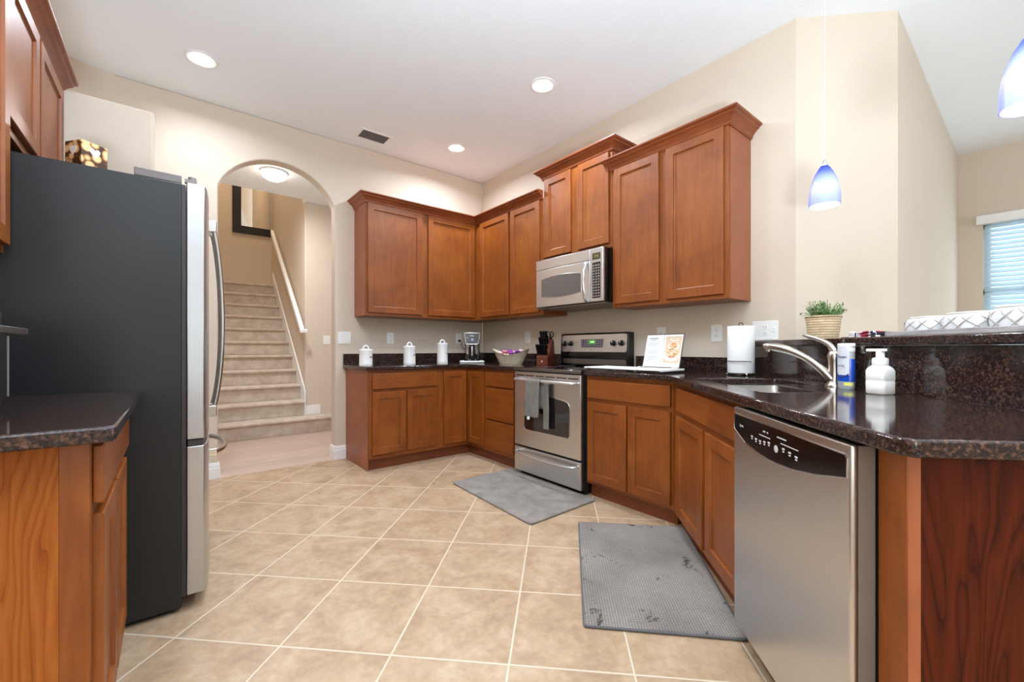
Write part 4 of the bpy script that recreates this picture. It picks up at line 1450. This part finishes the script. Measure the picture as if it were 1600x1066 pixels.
text_mesh('Dawn', 'lettering', plain('letter_navy', (30, 50, 110), .4), lb_, .017, (.012, -.0275, .128), (PI / 2, 0, .36), shear=.2)
text_mesh('ULTRA', 'lettering', plain('letter_navy2', (60, 66, 96), .4), lb_, .009, (.012, -.0275, .092), (PI / 2, 0, .36))
oval([(.0378, .150), (.0385, .180), (.037, .1815)], 'shoulder_film', plain('film_white', (232, 236, 240), .2), ds)

x_, y_ = pab(-3.466, 2.045)
sp_ = thing('foam_soap_dispenser', 'plain white foaming soap pump bottle on the granite counter', 'soap dispenser', (x_, y_, CT), RZP + .35)
b = MB()
def rsq(h, r, z): return [(*p, z) for p in rrect(-h, h, -h, h, r, 5)]
lv_ = [(.028, .010, 0), (.0315, .012, .004), (.032, .012, .045), (.0312, .012, .047), (.0312, .012, .050), (.032, .012, .052), (.032, .012, .082), (.029, .014, .092), (.0225, .0175, .101), (.0195, .0175, .104)]
rs = [[b.bm.verts.new(p) for p in rsq(h, r, z)] for h, r, z in lv_]
for A, B in zip(rs, rs[1:]):
    for i in range(len(A)):
        b.bm.faces.new((A[i], A[(i + 1) % len(A)], B[(i + 1) % len(A)], B[i]))
b.bm.faces.new(rs[0][::-1]); b.bm.faces.new(rs[-1])
b.build('bottle', M['white'], sp_, smooth=True)
MB().lathe([(0, .104), (.023, .104), (.0235, .107), (.0235, .120), (.022, .127), (.015, .129), (0, .129)], n=32).build('collar', M['white'], sp_, smooth=True)
MB().lathe([(.014, .129), (.0125, .131), (.0125, .152), (0, .152)], n=24, close=False).build('pump_stem', M['white'], sp_, smooth=True)
b = MB().prism(rrect(-.045, .020, -.011, .011, .009, 5), .150, .1605)
b.build('pump_head', M['white'], sp_, bevel=.003)


# ------------------------------------------------------------------ on the raised bar
BT = 1.119
x_, y_ = pab(-2.79, 2.25)
pl_ = thing('potted_plant', 'small green plant in a woven basket pot on the bar top', 'plant', (x_, y_, BT))
wv2 = weave('light_wicker', (232, 208, 170), (128, 94, 58), .26, .0125)
MB().lathe([(0, 0), (.062, 0), (.064, .004), (.075, .108), (.078, .110), (.079, .118), (.075, .120), (.068, .115), (.066, .104), (0, .104)], n=48).build('pot', wv2, pl_, smooth=True)
MB().lathe([(0, .100), (.068, .106), (0, .112)], n=24).build('soil', plain('soil', (52, 38, 26), .9), pl_, smooth=True)
b = MB(); st_ = MB()
rnd = random.Random(11)
for k in range(150):
    a = rnd.uniform(0, 2 * PI); r0 = rnd.uniform(0, .058)
    base = Vector((r0 * math.cos(a), r0 * math.sin(a), .105))
    lean = Vector((math.cos(a), math.sin(a), 0)) * (r0 * rnd.uniform(.3, .9) + rnd.uniform(-.01, .02))
    hgt = rnd.uniform(.030, .078) * (1.15 if r0 < .04 else .9)
    tip = base + lean + Vector((0, 0, hgt))
    st_.tube([base, base.lerp(tip, .5) + Vector((0, 0, .006)), tip], .0008, 4)
    for q in range(8):
        t_ = .25 + .75 * q / 7
        p = base.lerp(tip, t_)
        az = rnd.uniform(0, 2 * PI); el = rnd.uniform(.1, .9)
        d = Vector((math.cos(az) * math.cos(el), math.sin(az) * math.cos(el), math.sin(el)))
        s = d.cross(Vector((0, 0, 1))).normalized() * rnd.uniform(.0022, .0036)
        L = rnd.uniform(.011, .019)
        nrm = s.cross(d).normalized() * .0012
        v = [b.bm.verts.new(q_) for q_ in (p, p + d * L * .5 + s - nrm, p + d * L, p + d * L * .5 - s - nrm)]
        b.bm.faces.new(v)
lfn = NT('leaf_green')
lv2 = lfn.coord('Object'); lfn.set(color=lfn.ramp(lfn.noise(lv2, 60, 2), [(.35, (70, 112, 56)), (.5, (116, 158, 92)), (.68, (176, 204, 150))]), rough=.5)
st_.build('stems', plain('stem_green', (84, 112, 60), .7), pl_)
b.build('foliage', lfn.m, pl_)
for dx, dy, L in ((-.085, .03, .07), (.075, -.075, .05)):
    o = MB().tube([(0, 0, .11), (dx * .6, dy * .6, .15), (dx, dy, .148)], .001, 5)
    for q in range(3):
        o.lathe([(0, -.006), (.003, 0), (0, .006)], dx * (.8 + .12 * q), dy * (.8 + .12 * q), .15, n=6)
    o.build('sprig', plain('sprig_dark', (96, 90, 84), .7), pl_)

# tray with net wrapped jars
tyx, tyy = pab(-3.21, 2.24)
ty = thing('wooden_tray', 'long grey weathered wooden tray on the bar top', 'tray', (tyx, tyy, BT), RZP)
tn = NT('weathered_grey_wood')
tv = tn.coord('Object', scale=(.12, 1, 1)); tn.set(color=tn.ramp(tn.noise(tv, 60, 4, .6), [(.3, (134, 130, 130)), (.7, (188, 184, 184))]), rough=.7)
MB().box(0, .80, 0, .24, 0, .008).build('base', tn.m, ty)
for x0, x1, y0, y1 in ((0, .80, 0, .010), (0, .80, .23, .24), (0, .010, .01, .23), (.79, .80, .01, .23)):
    MB().box(x0, x1, y0, y1, .0, .024).build('side', tn.m, ty, bevel=.002)
glz = plain('frosted_white_glass', (226, 230, 234), .12, 0, coat=.3)
rope = plain('jute_net', (168, 158, 150), .85)


def net_jar(x, w_, h, label, seed):
    px, py = pab(-3.21 - x, 2.24 + .105)
    t = thing('netted_jar', label, 'jar', (px, py, BT + .0085), RZP, 'net wrapped glass jars on the tray')
    hx, hy = w_ / 2, .06
    def sec(z, k=1.0):
        return [(p[0] * k, p[1] * k, z) for p in rrect(-hx, hx, -hy, hy, .045, 6)]
    b = MB()
    ls = [(0, .80), (.004, .9), (.014, .97), (h * .45, 1.0), (h * .8, .97), (h * .94, .88), (h, .74), (h - .004, .68), (h * .8, .66)]
    rs = [[b.bm.verts.new(p) for p in sec(z, k)] for z, k in ls]
    for A, B in zip(rs, rs[1:]):
        for i in range(len(A)):
            b.bm.faces.new((A[i], A[(i + 1) % len(A)], B[(i + 1) % len(A)], B[i]))
    b.bm.faces.new(rs[0][::-1]); b.bm.faces.new(rs[-1])
    b.build('jar', glz, t, smooth=True)
    # diamond net
    out = sec(0)
    n_ = len(out)
    per = [0]
    for i in range(n_):
        per.append(per[-1] + (Vector(out[(i + 1) % n_]) - Vector(out[i])).length)
    def at(s, z):
        s = (s % 1) * per[-1]
        for i in range(n_):
            if per[i + 1] >= s:
                f = (s - per[i]) / max(1e-9, per[i + 1] - per[i])
                p = Vector(out[i]).lerp(Vector(out[(i + 1) % n_]), f); break
        k = 1.03 if z < h * .7 else 1.03 - .27 * ((z - h * .7) / (h * .3)) ** 1.6
        return (p.x * k, p.y * k, z)
    b = MB()
    m = 9
    for i in range(m):
        for sgn in (-1, 1):
            b.tube([at((i + .15 * seed) / m + sgn * 1.0 * q / 10 / m * 1.6, .004 + (h - .004) * q / 10) for q in range(11)], .0014, 5)
    b.build('net', rope, t, smooth=True)
    MB().tube([(p[0] * .78, p[1] * .78, h + .001) for p in sec(0)], .0042, 8, cyc=True).build('rope_rim', plain('rope_white', (212, 208, 200), .8), t, smooth=True)


net_jar(.085, .150, .066, 'netted white jar at the left end of the tray, nearest the plaid cloth', 1)
net_jar(.250, .155, .070, 'middle netted white jar on the grey tray', 2)
net_jar(.425, .165, .078, 'tallest netted white jar, in front of the window', 3)

clx, cly = pab(-3.05, 2.20)
cl = thing('plaid_cloth', 'folded red, black and white plaid cloth beside the tray', 'cloth', (clx, cly, BT), RZP)
pn = NT('plaid')
tc = pn.n('ShaderNodeTexCoord'); ck = pn.n('ShaderNodeTexChecker'); ck.inputs['Scale'].default_value = 28
mp = pn.n('ShaderNodeMapping'); mp.inputs['Rotation'].default_value = (0, 0, .7); pn.l(tc.outputs['Object'], mp.inputs[0]); pn.l(mp.outputs[0], ck.inputs['Vector'])
ck.inputs['Color1'].default_value = lin((34, 36, 50)); ck.inputs['Color2'].default_value = lin((222, 220, 226))
nz = pn.noise(mp.outputs[0], 12, 1)
pn.set(color=pn.mix(pn.ramp(nz, [(.5, (0, 0, 0)), (.54, (255, 255, 255))]), ck.outputs['Color'], (168, 46, 72)), rough=.9)
for k in range(3):
    def fold(u, v, k=k):
        x = .01 + .15 * u * (1 - .05 * k); y = .11 * v
        return (x, y, .006 + k * .009 + .003 * math.sin(u * 7 + k) * math.sin(v * 5 + 1))
    o = MB().grid(fold, 16, 12).build('fold', pn.m, cl, smooth=True)
    s_ = o.modifiers.new('solid', 'SOLIDIFY'); s_.thickness = .007; s_.offset = 0
MB().box(-.045, .008, .0, .02, .0005, .007).build('black_strap', M['black_matte'], cl, bevel=.001)


# pendants
M['inner'] = emissive('lit_white_inner_glass', (255, 252, 248), .55)
def pendant(a, b_, zb, label):
    x, y = pab(a, b_)
    t = thing('pendant_lamp', label, 'pendant lamp', (x, y, zb), 0, 'blue glass pendants over the bar')
    n = NT('blue_white_glass')
    tc = n.n('ShaderNodeTexCoord'); spz = n.n('ShaderNodeSeparateXYZ'); n.l(tc.outputs['Object'], spz.inputs[0])
    mr = n.n('ShaderNodeMapRange'); n.l(spz.outputs[2], mr.inputs[0]); mr.inputs[2].default_value = .21
    ns = n.noise(tc.outputs['Object'], 9, 2)
    ad = n.n('ShaderNodeMath', operation='MULTIPLY_ADD'); n.l(ns, ad.inputs[0]); ad.inputs[1].default_value = .12; n.l(mr.outputs[0], ad.inputs[2])
    col = n.ramp(ad.outputs[0], [(.0, (160, 172, 238)), (.22, (178, 186, 242)), (.48, (206, 208, 244)), (.68, (160, 174, 240)), (.86, (84, 104, 226)), (1.0, (34, 40, 150))])
    # lit from inside: a frosted, light-carrying glass shade
    n.set(color=col, rough=.25, coat=.4)
    n.l(col, n.b.inputs['Emission Color']); n.b.inputs['Emission Strength'].default_value = .10
    tl_ = n.n('ShaderNodeBsdfTranslucent'); n.l(col, tl_.inputs[0])
    mx = n.n('ShaderNodeMixShader'); mx.inputs[0].default_value = .22
    n.l(n.b.outputs[0], mx.inputs[1]); n.l(tl_.outputs[0], mx.inputs[2]); n.l(mx.outputs[0], n.t.nodes['Material Output'].inputs[0])
    prof = [(.0665, 0), (.0675, .03), (.066, .06), (.061, .095), (.052, .13), (.038, .165), (.024, .19), (.014, .203)]
    MB().lathe(prof + [(r - .003, z) for r, z in prof[::-1]], n=48, close=False).build('shade', n.m, t, smooth=True)
    MB().lathe([(r - .0035, z) for r, z in prof[:-1]], n=48, close=False).build('inner_glass', M['inner'], t, smooth=True)
    MB().lathe([(.016, .198), (.017, .205), (.010, .218), (.0035, .235), (0, .236)], n=24, close=False).build('cap', M['satin'], t, smooth=True)
    MB().tube([(0, 0, .23), (0, 0, CEIL - zb - .02)], .0022, 8).build('cord', plain('cord_pale', (206, 204, 204), .5), t)
    MB().lathe([(.055, 0), (.055, -.006), (.03, -.022), (0, -.026)], cz=CEIL - zb, n=28, close=False).build('canopy', M['trim'], t, smooth=True)
    MB().lathe([(0, 0.012), (.03, .014), (.045, .022), (.05, .05), (.028, .085), (0, .095)], n=28).build('bulb', emissive('pendant_bulb', (255, 246, 230), 3), t, smooth=True)


pendant(-2.80, 2.25, 1.795, 'small blue glass pendant hanging above the plant')
pendant(-3.745, 2.25, 1.765, 'blue glass pendant hanging nearer, cut by the right edge')

# ------------------------------------------------------------------ on the fridge and the left counter
lg = thing('tissue_box', 'box printed with cut log ends, standing on top of the fridge', 'box', (-3.235, -1.75, 1.748), math.radians(38))
ln = NT('log_print')
tc = ln.n('ShaderNodeTexCoord'); vo = ln.n('ShaderNodeTexVoronoi'); vo.inputs['Scale'].default_value = 30; vo.inputs['Randomness'].default_value = .7
ln.l(tc.outputs['Object'], vo.inputs['Vector'])
cc = ln.ramp(vo.outputs['Distance'], [(.0, (238, 208, 156)), (.46, (226, 188, 126)), (.54, (168, 108, 58)), (.64, (70, 40, 24))])
ln.set(color=cc, rough=.5)
MB().box(-.046, .046, -.046, .046, 0, .178).build('carton', ln.m, lg, bevel=.002)
crt = lg.children[0]
hrt = [(0, -.020), (.018, .002), (.019, .012), (.012, .018), (.004, .016), (0, .010), (-.004, .016), (-.012, .018), (-.019, .012), (-.018, .002)]
wh = plain('heart_white', (238, 226, 216), .6)
o = MB().prism([(x, z + .138) for x, z in hrt], -.0472, -.0460, 'y').build('heart', wh, crt)
o = MB().prism([(x, z + .138) for x, z in hrt], -.0472, -.0460, 'y').build('heart', wh, crt, rot=(0, 0, -PI / 2))

gb = thing('glass_bowl', 'shallow clear glass bowl on top of the fridge behind the box', 'bowl', (-3.10, -1.62, 1.748))
MB().lathe([(0, .002), (.05, .0), (.05, .006), (.10, .035), (.135, .062), (.138, .062), (.137, .060), (.10, .030), (.045, .006), (0, .006)], n=48).build('bowl', M['glass'], gb, smooth=True)

ov = thing('toaster_oven', 'black countertop oven with a steel handle, cut by the left edge', 'oven', (-3.309, -2.93, CT), RZL)
W = .41
MB().prism([(.0, .012), (.0, .255), (.035, .305), (.30, .305), (.30, .012)], 0, W, 'x').build('housing', M['black_matte'], ov, bevel=.006)
hs = ov.children[0]
MB().box(.012, W - .012, -.012, 0, .03, .20).build('door', M['black_glass'], ov, bevel=.003)
dd = [o for o in ov.children if o.name.startswith('door')][0]
MB().tube([(W - .010, -.012, .035), (W - .010, -.012, .195)], .002, 6).build('door_edge', M['satin'], dd)
MB().box(.03, W - .075, -.060, -.044, .196, .214).build('handle', M['steel_dark'], dd, bevel=.003)
for x in (.05, W - .10):
    MB().box(x - .006, x + .006, -.046, -.01, .199, .211).build('handle_post', M['satin'], dd)
b = MB()
for x in (.03, W - .03):
    for y in (.03, .27): b.lathe([(.012, 0), (.012, .014), (0, .014)], x, y, 0, n=12)
b.build('feet', M['black_matte'], ov)
